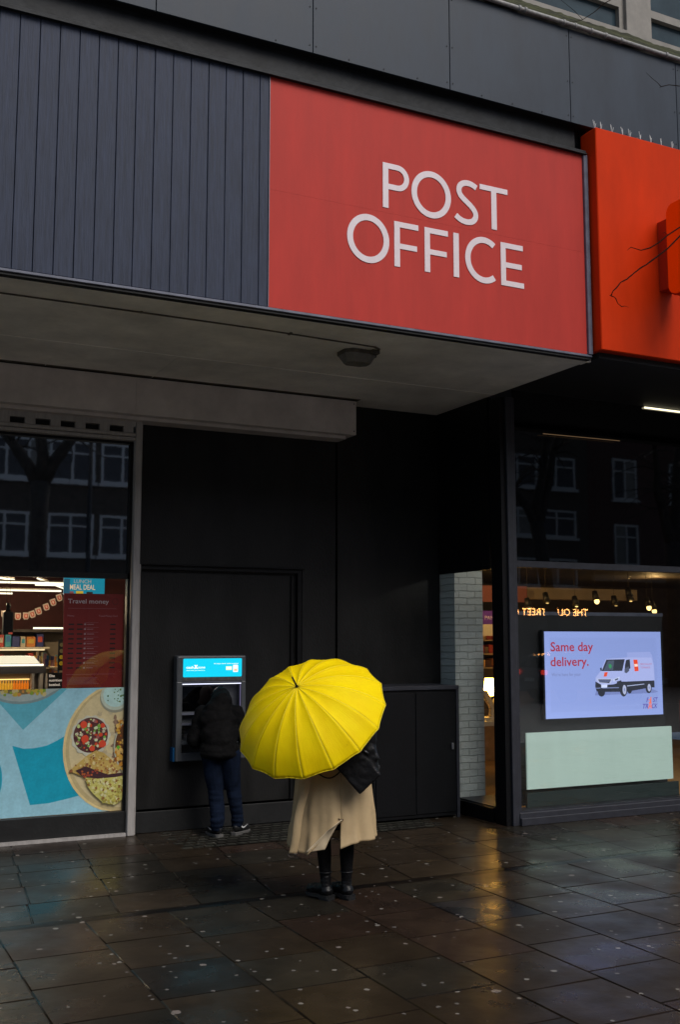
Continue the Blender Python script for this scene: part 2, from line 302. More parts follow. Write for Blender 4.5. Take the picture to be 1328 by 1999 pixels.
def soft(name, segs, m, parent, vox=.012, it=6, noise_amp=0, noise_f=12, cut=None):
    # one continuous surface grown round tapered limbs: segs = [(p, r, q, r2) or (p, (rx,ry,rz))]
    b = MB()
    for sg in segs:
        if len(sg) == 2: b.ball(sg[0], 1, scale=sg[1], n=10)
        else:
            p, r, q, r2 = sg; p = Vector(p); q = Vector(q); b.ball(p, r, n=7); b.ball(q, r2, n=7); b.tube([p, q], [r, r2], n=14)
    o = b.build('tmp', 'skin')
    md = o.modifiers.new('r', 'REMESH'); md.mode = 'VOXEL'; md.voxel_size = vox
    ms = o.modifiers.new('s', 'SMOOTH'); ms.factor = .5; ms.iterations = it
    n = evalmesh(o, name, m, None)
    if noise_amp:
        me = n.data
        ns = [v.normal.copy() for v in me.vertices]
        for v, k in zip(me.vertices, ns):
            q = v.co*noise_f; v.co += k*noise_amp*(noise.noise(Vector((q.x, q.y, q.z*1.8)))+.5*noise.noise(q*2.3))
    if parent:
        n.parent = parent; w = Matrix.Identity(4); p = parent
        while p is not None: w = Matrix.LocRotScale(p.location, p.rotation_euler, p.scale) @ w; p = p.parent
        n.data.transform(w.inverted())
    return n
def text(name, s, x0, x1, z0, h, y, m, parent, c=(1, 1, 1), th=0, mirror=False, shear=0, face='-Y', bold=0):
    cu = bpy.data.curves.new('t', 'FONT'); cu.body = s; cu.size = 1; cu.shear = shear; cu.offset = bold; cu.resolution_u = 3
    o = bpy.data.objects.new('t', cu); COL.objects.link(o)
    dg = bpy.context.evaluated_depsgraph_get(); dg.update(); me = bpy.data.meshes.new_from_object(o.evaluated_get(dg)); bpy.data.objects.remove(o)
    xs = [v.co.x for v in me.vertices]; ax, bx_ = min(xs), max(xs)
    cap = .73
    for v in me.vertices:
        x = (v.co.x-ax)/(bx_-ax); z = v.co.y/cap
        if mirror: x = 1-x
        v.co = Vector((x0+x*(x1-x0), y, z0+z*h))
    if mirror: me.flip_normals()
    la = me.color_attributes.new('Col', 'FLOAT_COLOR', 'CORNER')
    for d in la.data: d.color = (*c, 1)
    me.materials.clear(); me.materials.append(M[m])
    n = bpy.data.objects.new(name, me); COL.objects.link(n)
    if th:
        md = n.modifiers.new('s', 'SOLIDIFY'); md.thickness = th; md.offset = 0
    if parent:
        n.parent = parent; w = Matrix.Identity(4); p = parent
        while p is not None: w = Matrix.LocRotScale(p.location, p.rotation_euler, p.scale) @ w; p = p.parent
        me.transform(w.inverted())
    return n

# ------------------------------------------------------------ ground
def slab_col():
    k = random.random(); f = random.uniform(.62, .98)
    base = (.030, .021, .013) if k < .7 else ((.023, .0195, .0140) if k < .85 else (.031, .019, .013))
    return tuple(c*f for c in base)
pv = MB()
G_ = .003
def slab(p0, p1, p2, p3, z=0, c=None):
    c = c or slab_col(); dz = [random.uniform(-.0015, .0015) for _ in range(4)]
    P = [Vector((*p, z+d)) for p, d in zip((p0, p1, p2, p3), dz)]; ce = sum(P, Vector())/4; b = .006
    inner = [p+(ce-p).normalized()*(b*1.4)+Vector((0, 0, 0)) for p in P]; low = [p-Vector((0, 0, .006)) for p in P]
    vi = [pv.bm.verts.new(p) for p in inner]; vo = [pv.bm.verts.new(p) for p in low]
    pv.fv(vi, 0, c)
    for k in range(4): pv.fv([vo[k], vo[(k+1) % 4], vi[(k+1) % 4], vi[k]], 0, tuple(q*.45 for q in c), True)  # edge faces coloured darker to offset the light they catch
offs = {1: 6.90, 2: 7.03, 3: 6.88, 4: 7.05, 5: 6.87, 6: 6.99, 7: 6.80, 8: 6.95, 9: 7.02, 10: 6.85, 11: 7.0}
YC = lambda x: 7.66+.011*(x-1.2)
for k in range(-14, 60):
    x0, x1 = .6*k+G_, .6*(k+1)-G_
    if k >= 1 and k == 1: pass
    y = offs.get(k-1, random.uniform(6.7, 7.05))
    col = [(y, YC(.6*k)-.05)]
    sizes = {4: [.0], }
    while y > 2.35:
        d = random.choice((.6, .6, .6, .6)) if k < 14 else .6
        col.append((max(2.32, y-d), y)); y -= d
    for a, b in col:
        c = None
        if k == 7 and abs(a-6.39) < .02: c = (.014, .014, .016)
        if k == 3 and abs(a-5.83) < .05: c = (.015, .0125, .010)
        slab((x0, a+G_), (x1, a+G_), (x1, b-G_), (x0, b-G_), 0, c)
# back zone: slightly skewed courses between the channel and the shopfronts
rows = [None, 8.28, 8.86, 9.38, 9.70, 10.14, 10.80]
for k in range(-14, 60):
    xb = .605*k+.28
    sk = .105
    for r in range(6):
        y1 = rows[r+1]
        off = .0 if r % 2 == 0 else .02
        X = lambda y, i: xb+.605*i+sk*(y-7.9)+off
        y0 = rows[r] if rows[r] else YC(xb)+.05
        if r >= 4 and 3.1 < xb+.3 < 5.9: continue
        slab((X(y0, 0)+G_, y0+G_), (X(y0, 1)-G_, y0+G_), (X(y1, 1)-G_, y1-G_), (X(y1, 0)+G_, y1-G_))
# little dimpled setts in front of the cash machine
for j in range(8):
    for i in range(26):
        x = 3.2+.11*i+(.055 if j % 2 else 0); y = 9.74+.118*j
        if x > 6.05: continue
        c = random.choice(((.034, .034, .028), (.042, .042, .034), (.026, .024, .02))); h = .006
        slab((x, y), (x+.10, y), (x+.10, y+.05), (x, y+.05), h, c)
        slab((x, y+.058), (x+.10, y+.058), (x+.10, y+.108), (x, y+.108), .0, (.016, .015, .013))
# bedding sheet and channel
pv.face([(-8.4, 2.3, -.007), (36, 2.3, -.007), (36, 10.8, -.007), (-8.4, 10.8, -.006)], 0, (.012, .0095, .007))
def chan(u, v):
    x = -8+44*u; w = .062+.03*noise.noise(Vector((x*2.1, 3, 0)))
    return (x, YC(x)+(v-.5)*2*w+.012*noise.noise(Vector((x*5, 0, 0))), .0015-.006*abs(v-.5)+.0022*noise.noise(Vector((x*9, v*4, 1))))
pv.grid(chan, 500, 4, 0, (.0035, .0022, .0018))
structure(pv.build('pavement', 'paving'))
structure(bx('kerb', (-8.4, 2.12, -.12), (36, 2.295, .003), 'concrete', bev=.012))
structure(MB().face([(-60, -16, -.13), (90, -16, -.13), (90, 2.12, -.13), (-60, 2.12, -.13)]).build('road', 'asphalt'))
structure(MB().box((-60, -21, -.13), (90, -16.01, 0)).build('far_pavement', 'asphalt'))
structure(MB().face([(-250, -250, -.2), (250, -250, -.2), (250, 250, -.2), (-250, 250, -.2)]).build('ground', 'asphalt'))
rl = MB()
for i in range(16): rl.face([(-20+6*i, -7.06, -.125), (-17+6*i, -7.06, -.125), (-17+6*i, -6.94, -.125), (-20+6*i, -6.94, -.125)])
structure(rl.build('road_marking', 'white_frame'))

# ------------------------------------------------------------ the shop building
B = thing('shop_building', 'dark commercial building with overhanging canopy, black ground floor walls and panelled upper floor', 'building', (4, 9, 0))
# structural core
bx('wall', (3.03, 10.90, 0), (6.62, 11.05, 4.6), 'black_matte', B)
wl = MB()
wl.box((2.985, 10.72, 2.70), (5.255, 10.9, 4.6))
wl.box((4.85, 10.724, .0), (5.255, 10.9, 2.70)); wl.box((2.985, 10.724, 0), (3.03, 10.9, 2.70))
wl.box((5.275, 10.705, 0), (6.62, 10.9, 4.6))
wl.box((5.2555, 10.75, 0), (5.2745, 10.9, 4.6))
wl.box((3.03, 10.79, .22), (4.85, 10.895, 2.70))
wl.build('wall', 'black_wall', B)
fr = MB()
fr.box((3.03, 10.735, 2.655), (4.85, 10.789, 2.70)); fr.box((4.80, 10.735, .22), (4.85, 10.789, 2.655)); fr.box((2.99, 10.70, 2.70), (4.87, 10.719, 2.716)); fr.box((4.735, 10.765, .22), (4.75, 10.789, 2.62))
fr.build('recess_trim', 'black_paint', B)
bx('plinth', (2.99, 10.69, 0), (5.25, 10.722, .21), 'plinth', B, bev=.006); bx('plinth', (5.28, 10.68, 0), (6.60, 10.703, .18), 'plinth', B, bev=.006)
# side return above the corner glazing
bx('side_panel', (6.60, 9.64, 2.74), (6.655, 10.70, 4.6), 'black_paint', B)
# canopy soffit with joints
cp = MB(); cp.box((-6, 8.02, 4.602), (6.605, 10.72, 4.70)); cp.build('canopy_soffit', 'soffit', B)
cp = MB(); cp.box((-6, 7.87, 4.592), (6.60, 8.018, 4.66)); cp.box((-6, 7.87, 4.582), (6.60, 7.90, 4.5915)); cp.build('soffit_edge', 'soffit', B)
jt = MB(); jt.box((-6, 9.485, 4.597), (6.60, 9.497, 4.6015)); jt.box((2.995, 9.5, 4.598), (3.003, 10.4, 4.6015)); jt.box((1.92, 9.5, 4.599), (1.926, 10.4, 4.6015)); jt.build('soffit_joint', 'soffit', B)
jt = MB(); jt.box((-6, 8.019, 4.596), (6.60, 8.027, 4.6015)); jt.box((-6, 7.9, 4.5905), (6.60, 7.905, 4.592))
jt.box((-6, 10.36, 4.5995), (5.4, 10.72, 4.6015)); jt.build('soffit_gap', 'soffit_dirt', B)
cb = MB(); cb.tube([(-6, 8.28, 4.594), (2, 8.285, 4.593), (3.3, 8.30, 4.595), (4.5, 8.36, 4.594)], .007, 6); cb.tube([(4.5, 8.36, 4.594), (4.57, 8.40, 4.592), (4.60, 8.5, 4.592)], .010, 6)
cb.box((2.28, 8.27, 4.588), (2.30, 8.30, 4.6)); cb.box((3.62, 8.28, 4.588), (3.64, 8.34, 4.6)); cb.build('cable', 'soffit_dirt', B)
# canopy body and front
bx('canopy', (-6, 7.965, 4.70), (6.60, 10.72, 7.3), 'black_matte', B)
bd = MB()
n = 0; x = 3.205-.012
edges = [3.205, 3.122]+[3.122-.1497*i for i in range(1, 62)]
for a, b in zip(edges[1:], edges):
    bd.box((a+.0025, 7.80+random.uniform(-.001, .001), 4.632), (b-.0025, 7.86, 6.63), bev=.003)
bd.box((-6, 7.84, 4.632), (3.205, 7.88, 6.63), 0)
bd.build('board_cladding', 'boards', B)
tr = MB(); tr.box((-6, 7.785, 4.603), (6.55, 7.83, 4.626), bev=.004); tr.build('drip_trim', 'trim', B)
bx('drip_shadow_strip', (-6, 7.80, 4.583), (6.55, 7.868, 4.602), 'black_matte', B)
bm_ = MB(); bm_.box((-6, 7.90, 6.665), (6.50, 7.96, 7.05)); bm_.box((-6, 7.775, 6.632), (6.535, 7.895, 6.664), bev=.004); bm_.box((-6, 7.76, 6.622), (6.535, 7.80, 6.6315)); bm_.build('beam', 'beam', B)
# flat cladding panels of the upper band
for i in range(-4, 6):
    x0 = 4.994+1.387*i; x1 = x0+1.387
    p = MB().box((x0+.004, 7.80, 6.935), (x1-.004, 7.82, 7.90), bev=.0015)
    o = p.build('cladding_panel', 'cladding', B)
    if i in (-2, -1, 0, 1, 2):
        for xx, zz in [(a_, z_) for z_ in (7.0, 7.35, 7.82) for a_ in (x0+.03, x1-.03)]+[(x0+1.387*q, 6.96) for q in (.25, .5, .75)]:
            if 3.0 < xx < 8.4: MB().tube([(xx, 7.7995, zz), (xx, 7.795, zz)], .006, 8).build('fixing', 'beam', o)
bx('backing', (-4, 7.825, 6.94), (16, 7.96, 7.92), 'black_matte', B)
# conduit along the ledge
pp = MB(); pp.tube([(-4+.5*i, 7.765+.004*sin(i*1.7), 7.925) for i in range(41)], .022, 12)
for xx in (5.75, 5.82, 6.28, 6.42, 6.62, 6.8, 7.0, 7.6, 4.9, 8.3): pp.tube([(xx, 7.765, 7.925), (xx+.025, 7.765, 7.925)], .029, 12)
pp.build('conduit', 'conduit', B)
def led(u, v):
    x = -4+20*u; y = 7.79+.14*v; z = 7.94+.20*v+.03*noise.noise(Vector((x*2, v*22, 0)))+.016*noise.noise(Vector((x*14, v*20, 3)))
    return (x, y, z)
ml = MB(); ml.grid(led, 700, 16); ml.build('mossy_ledge', 'moss', B)
# upper windows
up_ = MB(); up_.box((-4, 7.94, 8.13), (16, 8.10, 8.195)); up_.box((-4, 7.99, 8.04), (16, 8.10, 8.129)); up_.build('window_sill', 'beige_frame', B)
for i in range(-3, 4):
    x0 = 7.62+2.32*i; x1 = x0+2.0
    w = MB().box((x0, 8.03, 8.20), (x0+.06, 8.10, 9.9)).box((x1-.06, 8.03, 8.20), (x1, 8.10, 9.9)).box((x0+.06, 8.03, 8.20), (x1-.06, 8.10, 8.255)).box((x0+.06, 8.03, 8.50), (x1-.06, 8.10, 8.585)).box((x0+.06, 8.03, 9.83), (x1-.06, 8.10, 9.9)).build('window', 'beige_frame', B)
    bx('pane', (x0+.05, 8.085, 8.25), (x1-.05, 8.095, 9.85), 'window_glass', w)
    bx('mullion', (x1, 7.985, 8.19), (x1+.14, 8.10, 10.2), 'beige_frame', B, bev=.004); bx('mullion', (x1+.14, 8.01, 8.19), (x1+.32, 8.10, 10.2), 'beige_frame', B)
bx('upper_wall', (-4, 8.12, 7.95), (16, 8.4, 14), 'dark_brick', B)
bx('upper_wall', (-4, 8.0, 9.9), (16, 8.12, 11.2), 'cladding', B)

# left shop window
LW = MB(); LW.box((2.905, 10.60, 0), (2.975, 10.72, 4.18), bev=.006); LW.box((2.976, 10.66, 0), (3.00, 10.715, 2.70)); LW.build('window_post', 'cream_post', B)
bx('stall_riser', (-3, 10.66, .03), (2.90, 10.74, .235), 'plinth', B, bev=.004); bx('sill_strip', (-3, 10.62, 0), (2.90, 10.70, .03), 'cream_post', B)
fr = MB(); fr.box((-3, 10.68, 2.545), (2.90, 10.76, 2.60)); fr.box((2.872, 10.68, .235), (2.90, 10.76, 3.96)); fr.box((-3, 10.68, 3.94), (2.90, 10.76, 3.97)); f_ = fr.build('shop_window', 'black_paint', B)
bx('pane', (-3, 10.722, 2.60), (2.872, 10.73, 3.94), 'dark_glass_left', f_)
bx('pane', (-3, 10.722, .24), (2.872, 10.73, 2.545), 'glass', f_)
# slotted shutter guide above the glass
sg = MB(); sg.box((-3, 10.60, 3.965), (2.90, 10.72, 4.0), bev=.004); sg.box((-3, 10.58, 4.005), (2.90, 10.72, 4.045), bev=.01); sg.box((-3, 10.6, 4.11), (2.90, 10.72, 4.18))
x = 2.77+.104
for i in range(30): sg.box((x, 10.6, 4.045), (x-.10, 10.72, 4.11)); x -= .247
sg.box((-3, 10.66, 4.045), (2.9, 10.72, 4.11), 1); sg.build('shutter_guide', ['cream_post', 'black_matte'], B)
rb = MB(); rb.box((-6, 10.40, 4.20), (5.36, 10.72, 4.585), bev=.004); rb.box((-6, 10.50, 4.165), (5.28, 10.72, 4.199)); rb.box((1.495, 10.397, 4.21), (1.499, 10.40, 4.58)); rb.box((2.84, 10.397, 4.2), (2.843, 10.40, 4.585))
RB = thing('shutter_housing', 'long cream metal roller shutter box fixed under the canopy above the left window', 'shutter box', (2, 10.5, 4.2)); rb.build('housing', 'cream_box', RB)
for z in (4.24, 4.55): MB().tube([(5.33, 10.4, z), (5.33, 10.393, z)], .007, 8).build('bolt', 'beam', RB)

# ------------------------------------------------------------ right corner shopfront
cf = MB(); cf.box((6.665, 9.37, 0), (6.745, 9.45, 4.56), bev=.003); cf.build('corner_post', 'navy_frame', B)
cf = MB(); cf.box((6.60, 9.40, 0), (6.662, 9.60, 4.56)); cf.build('side_post', 'black_paint', B)
sb = MB(); sb.box((6.60, 9.64, 0), (6.66, 10.70, .12)); sb.box((6.59, 9.64, .12), (6.75, 10.70, .15)); sb_h = 1; sf = sb.build('side_window', 'black_paint', B)
bx('header', (6.605, 9.64, 2.69), (6.655, 10.70, 2.739), 'black_paint', sf)
bx('pane', (6.62, 9.64, .15), (6.628, 10.70, 2.69), 'glass', sf)
bx('sill', (6.63, 9.64, .151), (7.2, 10.38, .165), 'navy_frame', sf)
cf = MB(); cf.box((6.745, 9.36, 0), (14, 9.46, .125), bev=.004); cf.box((6.745, 9.33, .0), (14, 9.362, .075), bev=.004); cf.box((6.745, 9.40, .125), (14, 9.60, .14)); cf.box((6.746, 9.375, .14), (6.775, 9.45, 4.56))
cf.box((6.775, 9.375, 2.705), (14, 9.45, 2.775), bev=.003); cf.box((9.17, 9.40, .14), (9.215, 9.45, 2.70)); cf.box((11.6, 9.40, .14), (11.65, 9.45, 4.5)); rf = cf.build('shop_window', 'navy_frame', B)
bx('pane', (6.775, 9.41, .14), (9.17, 9.418, 2.705), 'glass', rf); bx('pane', (9.215, 9.41, .14), (11.6, 9.418, 2.705), 'glass', rf); bx('pane', (11.65, 9.41, .14), (14, 9.418, 2.705), 'glass', rf)
bx('pane', (6.775, 9.41, 2.775), (14, 9.418, 4.655), 'dark_glass', rf)
rc = MB(); rc.box((6.56, 7.95, 4.66), (14, 9.46, 4.70)); rc.box((6.61, 7.76, 4.60), (14, 7.95, 4.66)); rc.build('canopy_soffit', 'black_matte', B)
bx('canopy', (6.615, 7.965, 4.70), (14, 11, 7.3), 'black_matte', B)
bx('beam_end', (6.50, 7.97, 6.60), (6.60, 8.0, 7.0), 'black_matte', B)
bx('side_cheek', (6.606, 7.9, 4.61), (6.614, 9.4, 6.9), 'black_matte', B)

# interior shells
i1 = MB(); i1.face([(-5, 10.8, .0), (3.0, 10.8, .0), (4.5, 17.5, .0), (-5, 17.5, 0)]); i1.build('shop_floor', 'interior_wall', B)
bx('back_wall', (-5, 17.5, 0), (5.6, 17.6, 3.2), 'maroon', B); bx('ceiling', (-5, 10.8, 2.95), (5.6, 17.5, 3.0), 'interior_wall', B)
bx('partition_wall', (5.5, 11.06, 0), (5.6, 17.5, 2.95), 'interior_dark', B); bx('partition_wall', (-5, 10.8, 0), (-4.9, 17.5, 2.95), 'interior_dark', B)
i2 = MB(); i2.box((6.7, 9.5, -.002), (15, 17, .010)); i2.build('shop_floor', 'wood_floor', B)
bx('back_wall', (6.0, 17, 0), (20, 17.1, 4.5), 'interior_dark', B); bx('ceiling', (6.66, 9.6, 2.98), (20, 17, 3.05), 'interior_dark', B)
bx('partition_wall', (19.9, 9.6, 0), (20, 17, 3), 'interior_dark', B); bx('partition_wall', (6.0, 10.75, 0), (6.1, 17, 3), 'interior_dark', B)
bx('ceiling_beam', (7.2, 13.0, 2.53), (11.7, 13.3, 2.70), 'interior_wall', B)
bx('brick_pier', (6.63, 10.40, .0), (7.015, 10.75, 2.95), 'white_brick', B)

# ------------------------------------------------------------ signs
def stroke(b, pts, w, y, th, closed=False):
    n = len(pts); L_, R_ = [], []
    for i, p in enumerate(pts):
        a = pts[(i-1) % n] if closed or i else pts[i]; c = pts[(i+1) % n] if closed or i < n-1 else pts[i]
        d = Vector((c[0]-a[0], c[1]-a[1])).normalized(); nn = Vector((-d.y, d.x))
        L_.append((p[0]+nn.x*w/2, p[1]+nn.y*w/2)); R_.append((p[0]-nn.x*w/2, p[1]-nn.y*w/2))
    for i in range(n if closed else n-1):
        j = (i+1) % n; b.poly([L_[i], L_[j], R_[j], R_[i]], y, th)
def ring(b, cx, cz, ax, az, w, y, th, a0=0, a1=360, n=48):
    cl = abs(a1-a0) >= 360
    pts = [(cx+(ax-w/2)*cos(R(a0+(a1-a0)*i/n)), cz+(az-w/2)*sin(R(a0+(a1-a0)*i/n))) for i in range(n if cl else n+1)]
    stroke(b, pts, w, y, th, cl)
PS = thing('post_office_sign', 'large red panel sign with white capital words on the canopy front', 'sign', (4.86, 7.8, 4.63))
pn = MB(); pn.box((3.212, 7.80, 4.632), (6.50, 7.85, 5.6365)); pn.box((3.212, 7.80, 5.6375), (6.50, 7.85, 6.625)); pn.build('panel', 'red_panel', PS)
bx('edge_frame', (6.505, 7.775, 4.628), (6.552, 7.86, 6.62), 'trim', PS, bev=.003)
bx('edge_frame', (3.2055, 7.792, 4.632), (3.2115, 7.84, 6.62), 'trim', PS)
yy, th, w = 7.795, .004, .056
t1, b1, t2, b2 = 6.092, 5.681, 5.575, 5.165
b = MB()
b.poly([(4.283, b1), (4.283+w, b1), (4.283+w, t1), (4.283, t1)], yy, th)
H_ = .238; zc = t1-H_/2; rr_ = H_/2
pts = [(4.283+w, t1-.025)]+[(4.43+(rr_-.025)*cos(a)*1.0, zc+(rr_-.025)*sin(a)) for a in [pi/2-pi*i/20 for i in range(21)]]+[(4.283+w, t1-H_+.025)]
stroke(b, pts, .05, yy+.0002, th)
ring(b, 4.779, (t1+b1)/2, .206, .218, .056, yy, th)
sp_ = [(5.262, 6.043), (5.225, 6.062), (5.18, 6.073), (5.13, 6.068), (5.09, 6.045), (5.07, 6.005), (5.075, 5.965), (5.10, 5.93), (5.15, 5.895), (5.20, 5.86), (5.24, 5.82), (5.254, 5.78), (5.243, 5.74), (5.21, 5.71), (5.16, 5.699), (5.11, 5.703), (5.065, 5.722), (5.035, 5.745)]
def smooth(p, it=2):
    for _ in range(it):
        q = [p[0]]
        for a, c in zip(p, p[1:]): q += [(a[0]*.75+c[0]*.25, a[1]*.75+c[1]*.25), (a[0]*.25+c[0]*.75, a[1]*.25+c[1]*.75)]
        p = q+[p[-1]]
    return p
stroke(b, smooth(sp_), .053, yy, th)
b.poly([(5.298, t1), (5.298, t1-.05), (5.608, t1-.05), (5.608, t1)], yy, th); b.poly([(5.424, b1), (5.482, b1), (5.482, t1-.05), (5.424, t1-.05)], yy, th)
b.build('lettering', 'white_letter', PS)
b = MB()
ring(b, 4.1385, (t2+b2)/2, .206, .218, .056, yy, th)
for x in (4.395, 4.703):
    b.poly([(x, b2), (x+w, b2), (x+w, t2), (x, t2)], yy, th); b.poly([(x+w, t2-.05), (x+.245, t2-.05), (x+.245, t2), (x+w, t2)], yy, th); b.poly([(x+w, t2-.245), (x+.23, t2-.245), (x+.23, t2-.197), (x+w, t2-.197)], yy, th)
b.poly([(5.005, b2), (5.063, b2), (5.063, t2), (5.005, t2)], yy, th)
ring(b, 5.335, (t2+b2)/2, .205, .218, .056, yy, th, 52, 308)
x = 5.519
b.poly([(x, b2), (x+w, b2), (x+w, t2), (x, t2)], yy, th)
for z, l in ((t2-.05, .25), (t2-.235, .235), (b2, .257)): b.poly([(x+w, z), (x+l, z), (x+l, z+.05), (x+w, z+.05)], yy, th)
b.build('lettering', 'white_letter', PS)

OS = thing('orange_fascia', 'plain glossy orange fascia panel at the right end of the canopy', 'sign', (9, 7.7, 4.66))
ob = MB(); ob.box((6.57, 7.67, 4.655), (14, 7.90, 6.87), bev=.008); ob.build('panel', 'orange', OS)
for x in (8.02,): bx('seam', (x, 7.668, 4.66), (x+.003, 7.6705, 6.86), 'orange_dark', OS)
JS = thing('projecting_sign', 'orange rounded box sign projecting from the orange fascia at the right edge', 'sign', (7.5, 7.4, 5.7))
def rrect(w0, w1, h0, h1, r, n=8):
    pts = []
    for cx, cz, a in ((w1-r, h1-r, 0), (w0+r, h1-r, 90), (w0+r, h0+r, 180), (w1-r, h0+r, 270)):
        pts += [(cx+r*cos(R(a+90*i/n)), cz+r*sin(R(a+90*i/n))) for i in range(n+1)]
    return pts
def prismX(b, pts, x0, x1, mi=0):      # profile in the YZ plane
    s0 = [b.bm.verts.new((x0, p[0], p[1])) for p in pts]; s1 = [b.bm.verts.new((x1, p[0], p[1])) for p in pts]
    b.fv(s0[::-1], mi); b.fv(s1, mi)
    for i in range(len(pts)): j = (i+1) % len(pts); b.fv([s0[i], s0[j], s1[j], s1[i]], mi, None, False)
jb = MB(); prismX(jb, rrect(6.78, 7.53, 5.25, 6.15, .09), 7.30, 7.49); jb.build('box', mat('orange_emissive', (.74, .042, .0004), .6, spec=.03, emit=(.40, .022, .0006), es=.42), JS)  # weak emission put into the box colour
jb = MB(); prismX(jb, rrect(6.765, 7.545, 5.235, 6.165, .10), 7.33, 7.46); jb.build('rim', 'orange_dark', JS)
bx('bracket', (7.315, 7.5, 5.33), (7.48, 7.669, 6.03), 'orange_dark', JS)
jm = MB(); prismX(jm, [(7.36, 5.475), (7.33, 5.455), (7.25, 5.43), (7.15, 5.42), (7.05, 5.43), (7.0, 5.45), (7.0, 5.47), (7.05, 5.452), (7.15, 5.442), (7.25, 5.452), (7.32, 5.475), (7.35, 5.492)], 7.2965, 7.2995); jm.build('logo', 'white_mark', JS)

# ------------------------------------------------------------ bird spikes
def spikes(x0, x1, y, z, label, seed):
    random.seed(seed); t = thing('bird_spikes', label, 'bird spikes', ((x0+x1)/2, y, z))
    bx('base_strip', (x0, y-.02, z), (x1, y+.02, z+.005), 'rubber', t)
    x = x0+.03
    while x < x1:
        for k in (-1, 0, 1):
            MB().tube([(x, y, z+.004), (x+.028*k+random.uniform(-.012, .012), y+.018*k, z+.105+random.uniform(-.01, .01))], .0019, 5).build('spike', 'spike_metal', t)
        x += random.choice((.075, .085, .14))
spikes(6.6, 8.4, 7.75, 6.871, 'row of thin metal bird spikes along the top of the orange fascia', 3)
def spx():
    t = thing('bird_spikes', 'short row of bird spikes on top of the projecting orange box sign', 'bird spikes', (7.39, 7.15, 6.166)); y = 6.85
    bx('base_strip', (7.385, 6.85, 6.1655), (7.405, 7.46, 6.170), 'rubber', t)
    while y < 7.46:
        for k in (-1, 1): MB().tube([(7.395, y, 6.168), (7.395+.01*k, y+.015*k, 6.26)], .0018, 5).build('spike', 'spike_metal', t)
        y += .07
spx()
random.seed(11)
lf = MB()
for i in range(26):
    c = Vector((7.22+random.uniform(-.09, .09), 7.75+random.uniform(-.03, .03), 6.878+random.uniform(0, .035))); d = Vector((random.uniform(-1, 1), random.uniform(-1, 1), random.uniform(-.6, .6))).normalized()*.03; e = d.orthogonal().normalized()*.018
    lf.face([c-d, c+e, c+d, c-e], 0, random.choice(((.12, .03, .01), (.05, .025, .015), (.02, .015, .01))))
tag(lf.build('dead_leaves', 'print'), 'small clump of brown dead leaves caught among the spikes on the orange fascia', 'leaves', kind='stuff')

# ------------------------------------------------------------ canopy lamp
BL = thing('bulkhead_light', 'grey cast metal bulkhead lamp, unlit, on the canopy underside', 'lamp', (4.45, 8.62, 4.6))
def oct_(b, cx, cy, r0x, r0y, z0, r1x, r1y, z1, ch=.06):
    def o8(rx, ry, z): return [(cx+sx*a, cy+sy*c_, z) for sx, sy, a, c_ in ((-1, -1, rx-ch, ry), (1, -1, rx-ch, ry), (1, -1, rx, ry-ch), (1, 1, rx, ry-ch), (1, 1, rx-ch, ry), (-1, 1, rx-ch, ry), (-1, 1, rx, ry-ch), (-1, -1, rx, ry-ch))]
    A = [b.bm.verts.new(p) for p in o8(r0x, r0y, z0)]; C = [b.bm.verts.new(p) for p in o8(r1x, r1y, z1)]
    b.fv(A); b.fv(C[::-1])
    for i in range(8): b.fv([A[(i+1) % 8], A[i], C[i], C[(i+1) % 8]])
b = MB(); oct_(b, 4.45, 8.62, .17, .135, 4.60, .17, .135, 4.565); b.build('base', 'soffit_dirt', BL)
b = MB(); oct_(b, 4.45, 8.62, .16, .125, 4.565, .12, .09, 4.49, .05); b.build('cover', mat('lamp_cover', (.20, .19, .17), .6, noise_s=9, noise_a=.3), BL)
b = MB(); b.box((4.52, 8.44, 4.56), (4.60, 8.50, 4.60), bev=.006); b.tube([(4.60, 8.55, 4.57), (4.63, 8.58, 4.57), (4.60, 8.66, 4.56)], .008, 6); b.build('cable_box', 'soffit_dirt', BL)

# ------------------------------------------------------------ cash machine
AT = thing('cash_machine', 'grey through-wall cash machine with a lit cyan header panel, man standing at it', 'cash machine', (3.79, 10.7, .69))
x0, x1, z0, z1 = 3.405, 4.17, .69, 1.765; yf = 10.66
a = MB(); a.box((x0, yf, 1.485), (x1, 10.788, z1), bev=.018, seg=3); a.box((x0, yf, z0), (x0+.066, 10.788, 1.50), bev=.012, seg=2); a.box((x1-.055, yf, z0), (x1, 10.788, 1.50), bev=.012, seg=2); a.box((x0+.05, yf, z0), (x1-.05, 10.788, .775), bev=.01, seg=2)
a.build('surround', 'atm_body', AT)
hd = MB(); hd.poly(rrect(3.472, 4.117, 1.543, 1.733, .01, 3), yf-.006, .006, c=(0, .56, .78)); hp = hd.build('header_panel', 'lit_print', AT)
text('lettering', 'cash', 3.502, 3.585, 1.632, .026, yf-.0085, 'lit_print', hp, (1, 1, 1), bold=.02); text('lettering', 'zone', 3.628, 3.708, 1.632, .026, yf-.0085, 'lit_print', hp, (1, 1, 1), bold=.01)
b = MB(); b.poly([(3.586, 1.628), (3.600, 1.628), (3.628, 1.668), (3.614, 1.668)], yf-.0086, c=(1, 1, 1)); b.poly([(3.614, 1.628), (3.630, 1.628), (3.600, 1.668), (3.586, 1.668)], yf-.0088, c=(1, 1, 1))
b.poly([(3.938, 1.612), (4.005, 1.612), (4.005, 1.650), (3.938, 1.650)], yf-.0085, c=(.75, .95, .55)); b.poly([(3.945, 1.625), (3.998, 1.625), (3.998, 1.64), (3.945, 1.64)], yf-.009, c=(1, 1, .9))
